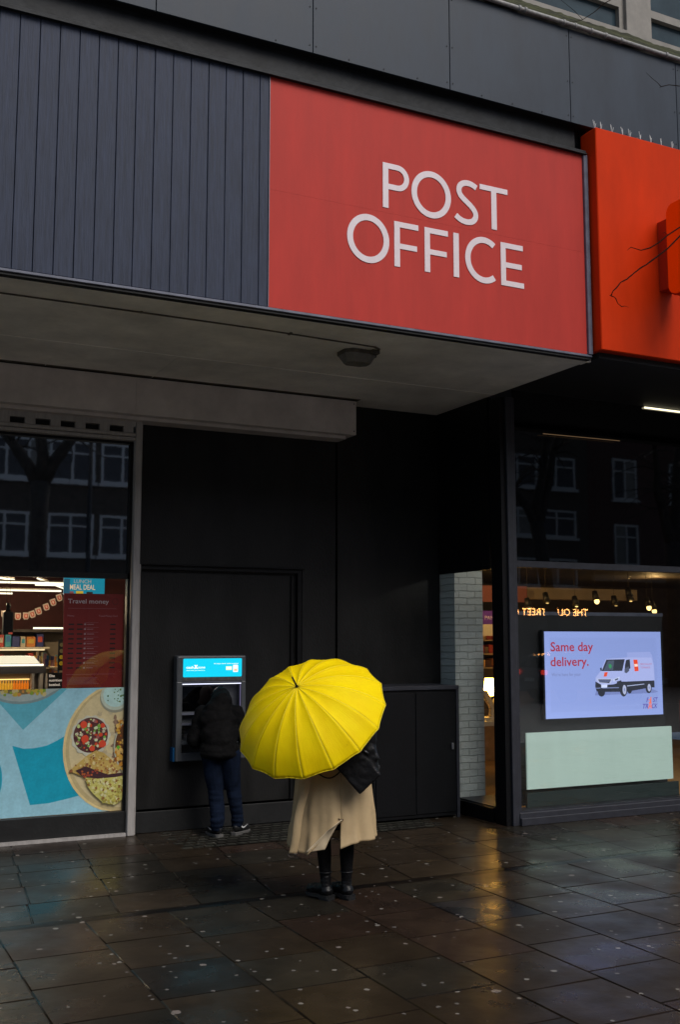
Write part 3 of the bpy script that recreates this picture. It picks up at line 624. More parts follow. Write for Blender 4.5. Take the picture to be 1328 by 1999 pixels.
b.poly(rrect(4.018, 4.074, 1.590, 1.665, .006, 3), yf-.0085, c=(.95, .85, .8)); b.poly([(4.030, 1.60), (4.064, 1.60), (4.064, 1.625), (4.030, 1.625)], yf-.009, c=(.9, .5, .35)); ring(b, 4.046, 1.64, .015, .015, .006, yf-.0091, .0005, n=12)
b.build('card_pictures', 'lit_print', hp)
text('lettering', 'does what you need it to', 3.503, 3.706, 1.608, .011, yf-.0085, 'lit_print', hp, (.8, 1, 1), bold=.01); text('lettering', 'All major bank cards accepted', 3.802, 4.075, 1.675, .012, yf-.0085, 'lit_print', hp, (.9, 1, 1), bold=.01)
a = MB(); a.box((3.471, yf-.004, 1.505), (4.118, yf+.0, 1.54)); a.build('header_trim', 'steel', AT)
bx('recess_back', (3.471, 10.78, .775), (4.115, 10.787, 1.485), 'atm_body', AT); bx('light_strip', (3.471, 10.664, 1.467), (4.115, 10.672, 1.475), 'cool_led', AT)
bx('light_strip', (4.108, 10.672, 1.02), (4.1145, 10.68, 1.462), emi('dim_led', (.45, .4, .8), .22), AT)
a = MB(); a.box((3.5, 10.772, 1.19), (3.95, 10.779, 1.44)); a.build('screen', 'dark_glass', AT)
a = MB(); a.box((3.472, 10.70, 1.155), (4.114, 10.779, 1.175)); a.box((3.472, 10.69, 1.05), (4.114, 10.779, 1.07)); a.build('ledge', 'trim', AT)
kp = MB(); kp.box((3.472, 10.665, .86), (4.114, 10.779, .90))
kp.build('keypad_shelf', 'atm_body', AT)
for i in range(4):
    for j in range(4): MB().box((3.56+.034*i, 10.675+.022*j, .90), (3.585+.034*i, 10.692+.022*j, .906)).build('key', 'steel', AT)
for zz in (1.02, .985, .95): MB().box((3.49, 10.72, zz), (3.53, 10.779, zz+.008)).build('key', 'steel', AT)
a = MB(); a.box((3.97, 10.74, .94), (4.09, 10.779, .965)); a.box((3.62, 10.74, .80), (3.95, 10.779, .82)); a.build('slot', 'black_matte', AT)
bx('side_tab', (3.385, 10.69, .69), (3.404, 10.78, .83), mat('blue_tab', (.0, .08, .22), .4), AT)

# ------------------------------------------------------------ black cabinet
CB = thing('metal_cabinet', 'waist-high black metal cabinet with a lipped lid against the black wall', 'cabinet', (5.95, 10.4, 0))
a = MB(); a.box((5.42, 10.14, .02), (6.47, 10.70, 1.38), bev=.004); a.build('body', 'black_paint', CB)
a = MB(); a.box((5.40, 10.115, 1.38), (6.495, 10.70, 1.425), bev=.006); a.build('lid', 'navy_frame', CB)
a = MB(); a.box((6.455, 10.118, .0), (6.49, 10.139, 1.379)); a.build('corner_strip', 'navy_frame', CB)
a = MB(); a.box((5.45, 10.128, .06), (5.93, 10.139, 1.35), bev=.003); a.build('door', 'black_paint', CB); a = MB(); a.box((5.945, 10.128, .06), (6.45, 10.139, 1.35), bev=.003); dr = a.build('door', 'black_paint', CB)
a = MB(); a.box((6.385, 10.10, .73), (6.41, 10.127, .80), bev=.004); a.build('handle', mat('worn_handle', (.3, .3, .32), .4, metal=.7), dr)

# ------------------------------------------------------------ strip lamp and drawn light line under the right canopy
tag(MB().tube([(8.66, 9.392, 4.638), (11.5, 9.392, 4.638)], .011, 8).build('glow_strip', 'led'), 'thin lit strip lamp under the black canopy at the upper right', 'strip light')
tag(MB().tube([(7.15, 9.36, 4.19), (8.24, 9.36, 4.20)], .004, 6).build('glow_strip', 'line_glow'), 'faint thin orange glowing line drawn as reflected light across the dark upper glass', 'strip light')  # no lamp here: glowing tube stands in for a reflected light line

# ------------------------------------------------------------ right shop window display
TV = thing('display_screen', 'wide lit screen advertising same day delivery behind the right window', 'screen', (8.18, 9.68, 1.06))
bx('casing', (7.30, 9.655, 1.04), (9.045, 9.70, 2.035), 'black_matte', TV)
sc = MB(); Y0 = 9.650
sc.c = (.25, .31, .66)
nx, nz = 24, 14
for i in range(nx):
    for j in range(nz):
        X = lambda k: 7.322+1.70*k/nx; Z = lambda k: 1.058+.960*k/nz
        u = (i+.5)/nx; v = (j+.5)/nz; f = 1.0-.28*math.exp(-((v-.30)/.10)**2)*0+.12*(1-v)+.10*(1-u)
        edge = 1.25 if (i in (0, nx-1) or j in (0, nz-1)) else 1
        sc.face([(X(i), Y0, Z(j)), (X(i+1), Y0, Z(j)), (X(i+1), Y0, Z(j+1)), (X(i), Y0, Z(j+1))], 0, tuple(min(1, q*f*(.97 if edge > 1 else .92)) for q in (.235, .30, .62)))
scr = sc.build('picture', 'screen', TV)
red = (.36, .018, .04)
text('lettering', 'Same day', 7.405, 8.005, 1.80, .105, Y0-.003, 'screen', scr, red, bold=.014); text('lettering', 'delivery.', 7.400, 7.935, 1.635, .105, Y0-.003, 'screen', scr, red, bold=.014)
text('lettering', "We're here for your", 7.412, 7.82, 1.523, .038, Y0-.003, 'screen', scr, (.16, .18, .35))
text('lettering', 'T', 8.727, 8.777, 1.2, .07, Y0-.003, 'screen', scr, (.07, .03, .3)) if 0 else None
pur = (.07, .03, .30)
text('lettering', 'F', 8.770, 8.805, 1.203, .055, Y0-.003, 'screen', scr, pur, shear=.25, bold=.012); text('lettering', 'ST', 8.868, 8.945, 1.203, .055, Y0-.003, 'screen', scr, pur, shear=.25, bold=.012)
text('lettering', 'TR', 8.712, 8.795, 1.133, .055, Y0-.003, 'screen', scr, pur, shear=.25, bold=.012); text('lettering', 'CK', 8.850, 8.935, 1.133, .055, Y0-.003, 'screen', scr, pur, shear=.25, bold=.012)
b = MB(); oc = (.8, .16, .10)
b.poly([(8.792, 1.128), (8.808, 1.128), (8.850, 1.262), (8.836, 1.262)], Y0-.0031, c=oc); b.poly([(8.830, 1.128), (8.846, 1.128), (8.842, 1.262), (8.830, 1.262)], Y0-.0033, c=oc)
for z in (1.15, 1.19, 1.225): b.poly([(8.80, z), (8.845, z), (8.848, z+.012), (8.804, z+.012)], Y0-.0035, c=oc)
b.build('logo', 'screen', scr)
# the van in the picture, drawn from flat shapes
def tvp(a_, b_):      # picture coordinates of the van drawing
    u = (a_-262)/920.; v = (b_-296)/(690-.045*(a_-262)); u2 = u*(1-.022*(1-u))
    return (7.322+1.70*u2, 2.018-.960*v)
b = MB(); k = [0]
def vp(pts, c):
    k[0] += 1; b.poly([tvp(*p) for p in pts], Y0-.002-.00012*k[0], c=c)
wht = (.36, .40, .72); gry = (.20, .24, .46); dk = (.022, .025, .04); mid = (.07, .08, .13)
vp([(640, 800), (1110, 778), (1150, 768), (1080, 740), (660, 745)], (.17, .21, .46))
vp([(905, 460), (1090, 455), (1105, 480), (1118, 560), (1122, 690), (905, 690)], (.29, .34, .66))
vp([(735, 512), (905, 500), (1100, 500), (1116, 560), (1120, 690), (890, 705), (760, 740), (650, 720), (650, 660), (690, 610)], wht)
vp([(720, 470), (740, 512), (890, 512), (905, 462), (820, 458)], (.30, .35, .66)) if 0 else None
vp([(738, 518), (885, 514), (862, 606), (700, 608)], dk); vp([(752, 526), (800, 524), (790, 600), (715, 602)], (.06, .08, .12)); vp([(755, 555), (775, 553), (780, 575), (770, 588), (757, 580)], (.03, .25, .09))
vp([(895, 520), (925, 514), (928, 585), (880, 615), (885, 560)], dk); vp([(686, 585), (700, 580), (702, 605), (690, 607)], dk); vp([(880, 590), (915, 570), (918, 605), (895, 625), (880, 618)], mid)
vp([(648, 690), (700, 720), (790, 712), (860, 690), (890, 690), (1118, 680), (1118, 735), (1090, 735), (890, 770), (700, 772), (655, 768), (645, 730)], dk)
vp([(655, 668), (785, 668), (765, 708), (672, 702)], (.45, .48, .72)); vp([(668, 674), (772, 674), (756, 702), (680, 697)], dk)
for z in (681, 690): vp([(675, z), (765, z), (763, z+3), (677, z+3)], gry)
vp([(787, 672), (840, 650), (836, 672), (790, 692)], (.5, .55, .8)); vp([(800, 672), (830, 662), (826, 674), (802, 684)], mid); vp([(815, 690), (850, 680), (858, 700), (845, 740), (820, 745)], dk)
vp([(692, 715), (740, 713), (738, 737), (692, 739)], (.6, .65, .9)); vp([(650, 740), (830, 735), (830, 741), (650, 746)], gry); vp([(895, 722), (1035, 706), (1035, 711), (895, 728)], (.45, .5, .75))
def ell(cx, cz, rx, rz, c): vp([(cx+rx*cos(2*pi*i/18), cz+rz*sin(2*pi*i/18)) for i in range(18)], c)
ell(692, 775, 28, 34, dk); ell(915, 758, 18, 26, dk); ell(866, 752, 30, 56, dk); ell(874, 754, 15, 38, (.40, .43, .62)); ell(874, 754, 6, 14, gry); ell(1068, 737, 25, 44, dk); ell(1073, 737, 13, 30, (.40, .43, .62)); ell(1073, 737, 5, 11, gry)
vp([(952, 517), (985, 517), (992, 607), (960, 609)], (.75, .06, .02)); vp([(720, 618), (746, 616), (736, 650), (712, 652)], (.75, .07, .02)); vp([(958, 552), (985, 550), (986, 570), (960, 573)], (.9, .6, .5))
b.build('van_picture', 'screen', scr)
def onvan(s, a0, a1, b_, h, c):
    p = tvp(a0, b_); q = tvp(a1, b_); text('lettering', s, p[0], q[0], p[1], h, Y0-.012, 'screen', scr, c)
onvan('SPECIALIST', 1003, 1098, 560, .022, (.45, .12, .20)); onvan('TOWARDS', 1005, 1082, 586, .022, (.45, .12, .20)); onvan('bpc', 962, 986, 568, .02, (.9, .8, .8))
DB = thing('window_display_board', 'dark grey free-standing board holding the lit screen behind the right window', 'board', (8.0, 9.75, .15))
bx('board', (6.965, 9.72, .15), (9.12, 9.76, 2.20), mat('board_grey', (.016, .0165, .018), .6), DB); bx('frame', (6.96, 9.53, .145), (9.11, 9.56, .30), mat('board_base', (.03, .05, .048), .5), DB)
bx('rail', (6.95, 9.715, 2.20), (9.13, 9.765, 2.24), 'trim', DB)
GP = tag(bx('light_panel', (6.95, 9.505, .338), (9.005, 9.525, .932), mat('pale_green_panel', (.60, .74, .66), .5, noise_s=1.5, noise_a=.06, stretch=(3, 1, .4), emit=(.5, .66, .58), es=.32)), 'blank pale green rectangular panel low in the right window under the screen', 'panel')
MP = thing('maroon_poster', 'dark maroon poster at the right edge behind the second pane', 'poster', (9.5, 9.6, .3)); pm = MB().box((9.235, 9.60, .66), (9.9, 9.61, 1.22), c=(.12, .02, .018)).build('sheet', 'print', MP)
for i, z in enumerate((.86, .83, .80)): text('lettering', 'open daily', 9.245, 9.5, z, .015, 9.598, 'print', pm, (.45, .35, .35)) if 0 else None
b = MB()
for z in (.86, .835, .81): b.box((9.26, 9.5975, z), (9.55, 9.599, z+.008), c=(.4, .25, .25))
b.build('text_lines', 'print', MP)
# spotlights hanging in the right shop
SP = [(8.848, 2.34), (9.159, 2.42), (9.667, 2.38), (10.033, 2.46), (10.649, 2.52), (10.66, 2.47), (10.999, 2.38), (11.1, 2.33), (10.381, 2.40), (11.9, 2.56)]
lit = {0: .35, 1: .2, 2: .5, 3: 1, 4: .4, 5: .35, 6: 1, 7: .8, 8: .08, 9: 1}
names = ['nearest the corner post', 'second from the corner post', 'above the mirrored words', 'glowing bright round, alone in the middle', 'small one beside the dark trunk reflection', 'just under its neighbour beside the trunk reflection', 'bright, above the screen right corner', 'tiny one below its bright neighbour', 'dark one right of the middle', 'bright one at the right edge of the photo']
for i, (x, z) in enumerate(SP):
    t = thing('spotlight', 'small ceiling spotlight in the right shop, '+names[i], 'spotlight', (x, 12, z), 'spotlights on the right shop ceiling')
    y = 12.0
    MB().tube([(x, y+.02, 2.98), (x, y+.02, z+.13)], .0025, 5).build('stem', 'interior_dark', t)
    MB().tube([(x, y+.03, z+.15), (x, y-.01, z+.02)], [.035, .055], 14).build('housing', 'rubber', t)
    s_ = 1 if lit[i] >= .8 else .6
    MB().ball((x, y-.02, z+.005), .042*s_, n=8, scale=(1, .6, 1 if lit[i] > .6 else .35)).build('lamp', emi('spot_glow', (1, .62, .2), .3+3*lit[i]), t)
for i, (x, y, e) in enumerate(((8.0, 11.3, 24), (7.5, 12.6, 12), (9.8, 11.0, 5), (11.6, 11.6, 6), (8.2, 14.6, 18), (13, 14, 12))):  # unseen point lights without fittings; the first adds glow to the gap
    l = bpy.data.lights.new('shop_fill', 'POINT'); l.energy = e; l.color = (1, .60, .22); l.shadow_soft_size = .02; o = bpy.data.objects.new('shop_fill_light', l); COL.objects.link(o); o.location = (x, y, 2.75)
l = bpy.data.lights.new('shop_fill', 'POINT'); l.energy = 2.6; l.color = (1, .96, .86); l.shadow_soft_size = .02; o = bpy.data.objects.new('shop_fill_light', l); COL.objects.link(o); o.location = (7.0, 9.75, 2.8)  # unseen light added to brighten the brick pier
# goods seen in the narrow gap beside the brick pier
t = thing('hanging_banner', 'purple and cream banner hanging behind the brick pier', 'banner', (8.2, 12, 2.0))
pm = MB().box((7.95, 12.0, 2.13), (8.7, 12.02, 2.31), c=(.10, .03, .30)).build('purple_band', 'print', t); text('lettering', 'PAND O', 8.125, 8.42, 2.19, .055, 11.995, 'print', pm, (.7, .6, .8)); bx('cream_band', (7.95, 12.0, 1.975), (8.7, 12.02, 2.129), 'warm_board', t)
t = thing('red_ceiling_sign', 'dull pink red sign above the purple banner in the right shop', 'sign', (8.2, 12.6, 2.5)); bx('sheet', (8.0, 12.5, 2.45), (9.2, 12.52, 2.68), mat('pink_red', (.30, .10, .09), .6), t)
t = thing('wall_shelving', 'dark shelving full of small goods behind the brick pier', 'shelving', (8.6, 13.2, 0)); bx('back', (7.6, 13.4, .9), (9.6, 13.45, 2.2), 'interior_dark', t)
random.seed(5)
for z in (1.5, 1.7, 1.9): bx('shelf', (7.6, 13.15, z), (9.6, 13.4, z+.02), 'interior_wall', t)
b = MB()
for z in (1.52, 1.72, 1.92):
    x = 7.62
    while x < 9.55:
        w_ = random.uniform(.04, .1); b.box((x, 13.2, z), (x+w_, 13.35, z+random.uniform(.08, .15)), c=random.choice(((.25, .1, .04), (.5, .3, .12), (.06, .03, .02), (.3, .04, .03), (.12, .08, .05)))); x += w_+.01
g_ = b.build('goods', 'print', t); g_['kind'] = 'stuff'
t = thing('display_table', 'pale display table with dark legs behind the brick pier', 'table', (8.4, 12, 0)); bx('table_top', (7.9, 11.8, .80), (9.0, 12.6, .86), 'warm_board', t); bx('leg', (8.22, 11.85, .012), (8.28, 11.92, .80), 'rubber', t); bx('leg', (8.9, 11.85, .012), (8.96, 11.92, .80), 'rubber', t); bx('leg', (7.95, 12.5, .012), (8.0, 12.56, .80), 'rubber', t)
t = thing('display_letter', 'big cream cut-out letter Y standing on the display table', 'letter', (8.25, 11.95, .86))
b = MB(); b.poly([(8.02, 1.25), (8.10, 1.25), (8.20, 1.08), (8.30, 1.25), (8.38, 1.25), (8.24, 1.02), (8.24, .862), (8.16, .862), (8.16, 1.02)], 11.93, .06); b.box((8.05, 11.92, .862), (8.34, 12.0, .90)); b.build('letter', 'warm_board', t)
t = thing('green_cushion', 'green cushion on the display table', 'cushion', (8.14, 12.1, 1.1)); soft('cushion', [((8.13, 12.15, 1.18), (.08, .05, .13))], 'green_cloth', t, .02)
t = thing('added_lamp', 'glowing warm lamp shape added at the back of the display table', 'lamp', (8.33, 12.2, .86)); MB().tube([(8.33, 12.2, .862), (8.33, 12.2, 1.18)], .012, 8).build('stand', 'rubber', t); MB().tube([(8.33, 12.2, 1.17), (8.33, 12.2, 1.40)], [.10, .07], 16).build('lamp_shade', emi('shade_glow', (1, .48, .08), 42), t)  # emitter added in place of a paper bag, for the pavement glow
bx('counter', (8.0, 14.4, .012), (10.4, 15.0, .95), 'wood_floor', B)

# ------------------------------------------------------------ left shop: posters on the glass
YG = 10.716
FP = thing('food_poster', 'pale teal window poster with photos of plates of food in the left window', 'poster', (2.2, 10.72, .24))
b = MB(); k = [0]
CLX = 2.871
def fp(pts, c):
    k[0] += 1; pts = [(min(p[0], CLX), max(.241, min(p[1], 1.452 if p[0] < 2.28 else 1.452))) for p in pts]
    b.poly(pts, YG+.004-.00006*k[0], c=c)
b.poly([(.3, .241), (CLX, .241), (CLX, 1.452), (.3, 1.452)], YG+.0042, c=(.30, .56, .66))
teal = (.008, .33, .47)
def arc(cx, cz, rx, rz, n=40, a0=0, a1=360): return [(cx+rx*cos(R(a0+(a1-a0)*i/n)), cz+rz*sin(R(a0+(a1-a0)*i/n))) for i in range(n+(0 if a1-a0 >= 360 else 1))]
fp([(1.60, 1.39), (1.889, 1.064), (2.302, 1.45), (1.6, 1.45)], (.10, .40, .50))
fp([(1.793, .917), (1.90, .885), (2.0, .885), (2.12, .905), (2.22, .95), (2.40, 1.05), (2.55, .8), (2.485, .417), (2.33, .385), (2.15, .355), (1.978, .35)], teal)
fp(arc(1.42, .60, .29, .36), teal); fp(arc(.9, .8, .34, .4), teal)
fp(arc(1.86, 1.80, .54, .49), (.20, .28, .28)); fp(arc(1.86, 1.80, .52, .465), (.33, .40, .38)); fp(arc(1.85, 1.80, .44, .40), (.16, .12, .05))
random.seed(21)
def blot(cx, cz, r, c, n=9, j=.35): fp([(cx+r*random.uniform(1-j, 1)*cos(2*pi*i/n), cz+r*random.uniform(1-j, 1)*sin(2*pi*i/n)) for i in range(n)], c)
for i in range(30): blot(random.uniform(1.6, 2.1), random.uniform(1.40, 1.44), random.uniform(.012, .03), random.choice(((.45, .35, .05), (.20, .30, .03), (.5, .22, .05), (.5, .42, .2))))
# wooden board
fp(arc(2.86, .86, .585, .64), (.70, .55, .26)); fp(arc(2.87, .86, .568, .622), (.50, .40, .20)); fp(arc(2.88, .87, .545, .60), (.60, .50, .28))
for i in range(46):
    a_ = random.uniform(0, 2*pi); r_ = random.uniform(.1, .5); blot(2.86+r_*cos(a_), .87+r_*sin(a_), random.uniform(.02, .05), random.choice(((.52, .45, .28), (.60, .53, .36), (.47, .39, .24))), j=.7)
for i in range(16): blot(2.80+random.uniform(-.05, .09), .98+random.uniform(-.22, .2), random.uniform(.02, .05), (.26, .17, .11), j=.6)
# bowl of white dip
fp(arc(2.785, 1.352, .155, .15), (.30, .30, .22)); fp(arc(2.785, 1.372, .15, .145), (.48, .55, .44)); fp(arc(2.785, 1.378, .125, .12), (.45, .66, .62))
for i in range(26): blot(2.785+random.uniform(-.09, .09), 1.378+random.uniform(-.08, .06), random.uniform(.005, .013), random.choice(((.05, .16, .05), (.10, .20, .04), (.6, .78, .72))), 6)
# salad bowl
fp([(2.545+(.193+.008*cos(14*a_))*cos(a_), .985+(.193+.008*cos(14*a_))*sin(a_)) for a_ in [2*pi*i/84 for i in range(84)]], (.55, .55, .44)); fp([(2.545+.172*cos(a_), .99+.172*sin(a_)) for a_ in [2*pi*i/40 for i in range(40)]], (.10, .035, .035))
for i in range(150):
    a_ = random.uniform(0, 2*pi); r_ = .155*random.random()**.5; blot(2.545+r_*cos(a_), .99+r_*sin(a_), random.uniform(.006, .022), random.choice(((.50, .60, .22), (.62, .68, .42), (.18, .42, .05), (.60, .07, .02), (.10, .02, .03), (.35, .12, .12), (.55, .50, .35))), 7)
for cx, cz, r_ in ((2.47, 1.095, .038), (2.66, 1.08, .026), (2.64, .99, .022), (2.485, .955, .042), (2.66, .90, .04), (2.56, .86, .03)): blot(cx, cz, r_, (.66, .07, .03), 12, .15)
# round pan at the edge and flat breads
fp(arc(3.06, .87, .285, .335), (.42, .42, .32)); fp(arc(3.06, .87, .27, .315), (.12, .05, .02))
for i in range(50): blot(random.uniform(2.80, 2.87), random.uniform(.63, 1.13), random.uniform(.008, .03), random.choice(((.50, .22, .03), (.60, .34, .05), (.30, .08, .01), (.65, .42, .12))), 7)
blot(2.82, .86, .022, (.12, .40, .03))
def bread(pts, c, n, spots):
    fp(pts, c); xs = [p[0] for p in pts]; zs = [p[1] for p in pts]
    for i in range(n):
        x_, z_ = random.uniform(min(xs), max(xs)), random.uniform(min(zs), max(zs))
        ins = False
        for p, q in zip(pts, pts[1:]+pts[:1]):
            if (p[1] > z_) != (q[1] > z_) and x_ < (q[0]-p[0])*(z_-p[1])/(q[1]-p[1])+p[0]: ins = not ins
        if ins: blot(x_, z_, random.uniform(.006, .024), random.choice(spots), 7, .6)
bread([(2.34, .655), (2.42, .72), (2.52, .80), (2.60, .84), (2.68, .81), (2.76, .74), (2.86, .66), (2.80, .60), (2.60, .585), (2.45, .60)], (.52, .36, .10), 150, ((.60, .46, .18), (.45, .26, .06), (.25, .10, .04), (.66, .54, .26), (.35, .16, .05)))
fp([(2.40, .655), (2.50, .69), (2.62, .64), (2.72, .60), (2.868, .61), (2.868, .57), (2.62, .565), (2.46, .60)], (.06, .025, .03))
for i in range(16): blot(random.uniform(2.45, 2.7), random.uniform(.58, .65), .014, random.choice(((.4, .1, .03), (.3, .05, .03))), 6)
bread([(2.50, .58), (2.62, .565), (2.80, .57), (2.87, .58), (2.87, .35), (2.80, .30), (2.68, .33), (2.58, .42), (2.52, .50)], (.54, .50, .14), 180, ((.62, .58, .24), (.44, .38, .08), (.28, .14, .04), (.66, .62, .34)))
b.build('sheet', 'poster_print', FP)
RP = thing('travel_money_poster', 'dark red travel money poster hanging inside the left window', 'poster', (2.55, 10.74, 1.46))
b = MB(); Yp = 10.742
b.poly([(2.255, 1.456), (2.85, 1.456), (2.85, 2.39), (2.245, 2.39)], Yp, .004, c=(.26, .010, .008))
random.seed(4)
for r in range(10):
    z = 2.075-.048*r
    for xa, xb in ((2.30, 2.355), (2.385, 2.44), (2.72, 2.775)): b.poly([(xa, z), (xb, z), (xb, z+.014), (xa, z+.014)], Yp-.001, c=(.018, .012, .012))
    b.poly([(2.455, z), (2.475, z), (2.475, z+.016), (2.455, z+.016)], Yp-.001, c=(.42, .28, .3)); b.poly([(2.485, z+.003), (2.485+random.uniform(.05, .11), z+.003), (2.485+.07, z+.011), (2.485, z+.011)], Yp-.001, c=(.38, .18, .2)); b.poly([(2.46, z+.024), (2.60, z+.024), (2.60, z+.026), (2.46, z+.026)], Yp-.001, c=(.36, .2, .22))
for z in (2.24, 1.585): b.poly([(2.29, z), (2.78, z), (2.78, z+.003), (2.29, z+.003)], Yp-.001, c=(.40, .16, .18))
for r in range(6): b.poly([(2.30, 1.55-.012*r), (2.30+random.uniform(.25, .35), 1.55-.012*r), (2.6, 1.554-.012*r), (2.30, 1.554-.012*r)], Yp-.001, c=(.36, .15, .16))
rs = b.build('sheet', 'print', RP)
text('lettering', 'Travel money', 2.287, 2.70, 2.292, .046, Yp-.003, 'print', rs, (.75, .6, .62), bold=.01); text('lettering', 'Money', 2.287, 2.355, 2.16, .018, Yp-.002, 'print', rs, (.50, .25, .28)); text('lettering', 'Travel Money Card', 2.60, 2.79, 2.16, .018, Yp-.002, 'print', rs, (.50, .25, .28))
b = MB(); ring(b, 2.765, 2.315, .030, .033, .004, Yp-.002, .0005, n=20); b.build('emblem', 'maroon', rs)
MD = thing('meal_deal_sign', 'bright blue lunch meal deal sign hanging above the travel money poster', 'sign', (2.45, 11.2, 2.4))
b = MB().box((2.335, 11.2, 2.395), (2.765, 11.21, 2.70), c=(.01, .19, .27)); b.poly([(2.465, 2.397), (2.54, 2.397), (2.54, 2.435), (2.465, 2.435)], 11.198, c=(.50, .30, .03)); b.poly([(2.575, 2.400), (2.64, 2.400), (2.64, 2.428), (2.575, 2.428)], 11.198, c=(.02, .015, .012)); b.poly([(2.38, 2.40), (2.44, 2.40), (2.44, 2.43), (2.38, 2.43)], 11.198, c=(.20, .05, .05)); b.box((2.335, 11.197, 2.396), (2.40, 11.199, 2.56), c=(.02, .08, .12))
ms_ = b.build('sheet', 'lit_print', MD); text('lettering', 'MEAL DEAL', 2.40, 2.665, 2.450, .055, 11.196, 'lit_print', ms_, (.62, .42, .26), bold=.01); text('lettering', 'LUNCH', 2.44, 2.62, 2.518, .04, 11.196, 'lit_print', ms_, (.30, .26, .22), bold=.01)

# ------------------------------------------------------------ left shop: inside
def tube_light(x0, y0, x1, y1, z, label, w=.024):
    t = thing('tube_light', label, 'ceiling light', ((x0+x1)/2, (y0+y1)/2, z), 'tube lights on the left shop ceiling')
    a = Vector((x0, y0, z)); c = Vector((x1, y1, z)); MB().tube([a, c], w*.5, 8).build('tube', 'lamp_white', t); MB().tube([a+Vector((0, 0, w)), c+Vector((0, 0, w))], w*.45, 4).build('fitting', 'interior_wall', t)
tube_light(1.0, 13.4, 2.90, 13.4, 2.62, 'long horizontal tube light just below the window transom in the left shop'); tube_light(1.2, 12.6, 2.34, 14.3, 2.70, 'slanting tube light at the far left under the transom')
tube_light(2.72, 14.9, 3.5, 14.9, 2.67, 'short horizontal tube light left of the blue sign'); tube_light(2.62, 14.2, 3.55, 17.0, 2.72, 'slanting tube light meeting the corner of the blue sign')
tube_light(1.0, 15.5, 3.2, 15.5, 2.615, 'lowest long tube light, above the bunting'); tube_light(1.2, 16.3, 2.65, 16.3, 2.60, 'stubby tube light at the left edge, lowest of all')
for (x, y, e) in ((1.6, 12.0, 16), (2.7, 14.6, 34), (1, 15.6, 26), (2.6, 11.6, 8)):
    l = bpy.data.lights.new('shop_fill', 'POINT'); l.energy = e; l.color = (1, .76, .48); l.shadow_soft_size = .02; o = bpy.data.objects.new('shop_fill_light', l); COL.objects.link(o); o.location = (x, y, 2.5)
# bunting
BN = thing('bunting', 'drooping string of white and red card flags inside the left shop', 'bunting', (2.3, 12.5, 2.2))
bp_ = [(1.84, 2.24), (1.95, 2.215), (2.10, 2.19), (2.19, 2.195), (2.26, 2.215), (2.33, 2.252), (2.415, 2.30), (2.49, 2.355), (2.56, 2.41), (2.65, 2.49)]
MB().tube([(x, 12.5, z+.035) for x, z in bp_], .002, 4).build('string', 'rubber', BN)
for i, (x, z) in enumerate(bp_[:-1]):
    if i == 3: pass
    b = MB(); ca = .35 if 3 < i else 0; w_, h_ = .033, .04
    def rot(px, pz): return (x+px*cos(ca)-pz*sin(ca), z+px*sin(ca)+pz*cos(ca))
    b.poly([rot(*p) for p in ((-w_, h_), (w_, h_), (w_, -h_*.5), (w_*.6, -h_), (-w_*.6, -h_), (-w_, -h_*.5))], 12.49, .002, c=(.6, .48, .40)); b.poly([rot(*p) for p in ((-w_*.6, h_*.6), (w_*.6, h_*.6), (w_*.6, -h_*.4), (w_*.3, -h_*.7), (-w_*.3, -h_*.7), (-w_*.6, -h_*.4))], 12.487, c=(.65, .09, .06))
    b.poly([rot(*p) for p in ((-w_*.25, h_*.4), (w_*.25, h_*.4), (w_*.25, -h_*.35), (-w_*.25, -h_*.35))], 12.485, c=(.8, .5, .4)); b.build('flag', 'print', BN)
HS = thing('hanging_speaker', 'black box hanging from two wires at the left edge of the shop', 'box', (1.83, 11.5, 2.0))
bx('body', (1.785, 11.46, 1.98), (1.885, 11.56, 2.22), 'rubber', HS, bev=.01); MB().tube([(1.835, 11.5, 2.22), (1.835, 11.5, 2.25), (1.835, 11.5, 2.27), (1.835, 11.5, 2.31)], [.03, .018, .028, .02], 10).build('neck', 'rubber', HS); MB().tube([(1.812, 11.5, 2.28), (1.812, 11.5, 2.95)], .002, 4).tube([(1.848, 11.5, 2.28), (1.848, 11.5, 2.95)], .002, 4).build('wire', 'rubber', HS)
bx('red_label', (1.838, 11.455, 1.985), (1.878, 11.459, 2.005), mat('red_label', (.6, .1, .06), .5, emit=(.6, .1, .05), es=.4), HS)
# shelving
SH = thing('shop_shelving', 'lit shelving of packets along the back of the left shop', 'shelving', (2.4, 16.2, 0))
bx('back', (1.2, 16.3, .3), (3.6, 16.35, 2.05), 'interior_wall', SH)
for z in (1.20, 1.50, 1.79): bx('shelf', (1.2, 15.95, z), (3.15, 16.3, z+.025), 'warm_board', SH)
bx('canopy', (1.2, 15.9, 2.03), (3.6, 16.3, 2.07), 'interior_dark', SH); bx('light_strip', (2.9, 15.9, 2.075), (3.6, 15.93, 2.10), 'lamp_white', SH)
bx('light_strip', (1.2, 15.94, 1.765), (3.08, 15.95, 1.785), emi('shelf_glow', (1, .75, .42), 1.1), SH)
random.seed(8)
cl = {'blue': (.03, .16, .40), 'yellow': (.65, .42, .05), 'teal': (.05, .32, .38), 'orange': (.65, .22, .04), 'navy': (.03, .04, .16), 'cream': (.6, .5, .35), 'red': (.5, .06, .04)}
